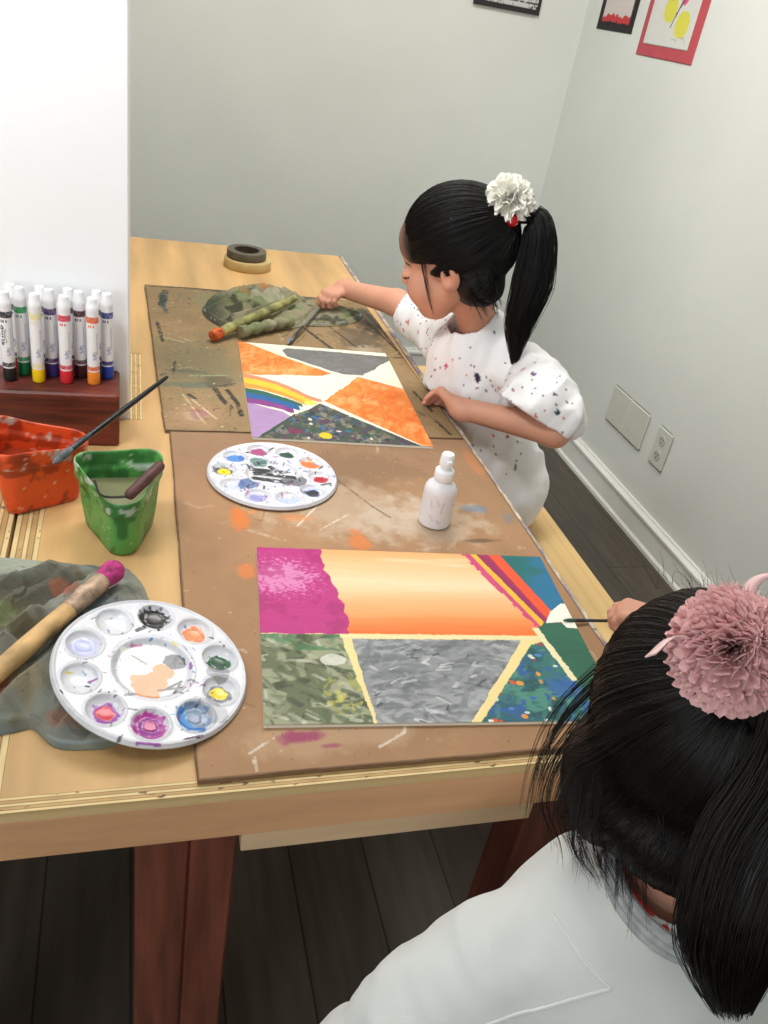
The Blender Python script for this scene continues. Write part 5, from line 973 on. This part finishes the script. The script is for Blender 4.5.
V, F = locks(lk, 9, .00028); V, F = join([(V0, F0), (V, F)]); link('hair', mesh_np('hair', V, F), hair2, g2)
fc = tie2 + A(-.030, .000, .022)
pinkm = M('pink_tulle', (255, 198, 198), .75, noise=.06, nscale=60, sheen=.3); rosette(fc, (-.25, -.6, .75), .037, 15, 4, pinkm, 'hair_flower', g2, .11, 9, .05)
rib = M('pink_ribbon', (240, 200, 200), .5, sheen=.2)
def ribbon(pts, w, wdir):
    C = spline(pts, 16); wd = A(*wdir); wd /= np.linalg.norm(wd); V = []; T = np.gradient(C, axis=0); T /= np.linalg.norm(T, axis=1)[:, None]; nn = np.cross(T, wd); nn /= np.linalg.norm(nn, axis=1)[:, None]
    V = np.concatenate([C + wd * w + nn * .0004, C - wd * w + nn * .0004, C - wd * w - nn * .0004, C + wd * w - nn * .0004]); k = np.arange(15); F = [np.stack([a * 16 + k, b * 16 + k, b * 16 + k + 1, a * 16 + k + 1], 1) for a, b in ((0, 1), (1, 2), (2, 3), (3, 0))]; F.append(np.array([[0, 16, 32, 48], [63, 47, 31, 15]])); return V, F
for pts, wd in (([fc + A(-.022, .004, .0), fc + A(-.04, .008, .004), fc + A(-.058, .0, -.002)], (.2, -.6, .8)), ([fc + A(.012, .02, .016), fc + A(.03, .034, .026), fc + A(.05, .03, .034)], (.8, -.5, .2))):
    V, F = ribbon(pts, .0042, wd); link('ribbon', mesh_np('ribbon', V, F), rib, g2)
ball(tuple(tie2 + A(.004, -.006, .012)), .0165).build('hair_tie', M('hot_pink_velvet', (206, 36, 92), .7, sheen=.4, noise=.15, nscale=80), g2, True)
base(g2, g2.location)
hp = (tR2[0] + tR2[4]) / 2; bt_ = A(.523, .722, .7325); dd = hp - bt_; dd /= np.linalg.norm(dd)
brush('thin dark brush held by the near girl over the orange sky canvas', bt_, hp + dd * .07, .0022, (M('dark_handle', (70, 62, 56), .4), ferd, M('green_bristles', (60, 90, 72), .8)), [(.25, 0), (1.0, .4), (1.2, .7), (1.05, 1)], bl=.1, fl=.2)
# ================================================================== LIGHT AND CAMERA
def area(name, loc, target, sx, sy, watts, col):
    l = bpy.data.lights.new(name, 'AREA'); l.shape = 'RECTANGLE'; l.size = sx; l.size_y = sy; l.energy = watts; l.color = col
    o = bpy.data.objects.new(name, l); COL.objects.link(o); o.location = loc; o.rotation_euler = (Vector(target) - Vector(loc)).to_track_quat('-Z', 'Y').to_euler(); return o
area('window_daylight', (-1.5, YB + .06, 1.5), (.1, 1.2, .9), 1.8, 1.5, 50, (.93, .97, 1.0))
area('ceiling_lamp', (.45, 1.9, ZC - .03), (.45, 1.9, 0), 1.2, .6, 30, (1.0, .98, .94))
area('ceiling_lamp', (-.55, .45, ZC - .03), (-.55, .45, 0), 1.0, .6, 7, (1.0, .98, .94))
wl = area('added_partition_fill', (-.6, .62, 2.35), (-.3, 1.27, 1.75), .5, .2, 6.5, (.96, .98, 1.0)); wl.data.spread = math.radians(95)  # unseen fill light added to brighten the partition, daylight alone left it dark
w = bpy.data.worlds.new('World'); SC.world = w; w.use_nodes = True; w.node_tree.nodes['Background'].inputs[0].default_value = (.8, .85, .9, 1); w.node_tree.nodes['Background'].inputs[1].default_value = .4
cam = bpy.data.cameras.new('camera'); cam.sensor_fit = 'VERTICAL'; cam.sensor_height = 24; cam.lens = 836.165 / 1024 * 24; cam.clip_start = .02
co = bpy.data.objects.new('camera', cam); COL.objects.link(co); SC.camera = co
def cam_axes(pitch, roll, yaw):
    f = A(math.sin(yaw) * math.cos(pitch), math.cos(yaw) * math.cos(pitch), -math.sin(pitch)); r = A(math.cos(yaw), -math.sin(yaw), 0); u = np.cross(r, f)
    return math.cos(roll) * r + math.sin(roll) * u, -math.sin(roll) * r + math.cos(roll) * u, f
r_, u_, f_ = cam_axes(.545014702, .18596813, .34495717)
co.matrix_world = Matrix(((r_[0], u_[0], -f_[0], 0), (r_[1], u_[1], -f_[1], 0), (r_[2], u_[2], -f_[2], TT + .64), (0, 0, 0, 1)))
vs = SC.view_settings; SC.display_settings.display_device = 'sRGB'; vs.view_transform = 'Standard'; vs.look = 'None'; vs.exposure = .06; vs.gamma = 1; vs.use_curve_mapping = False
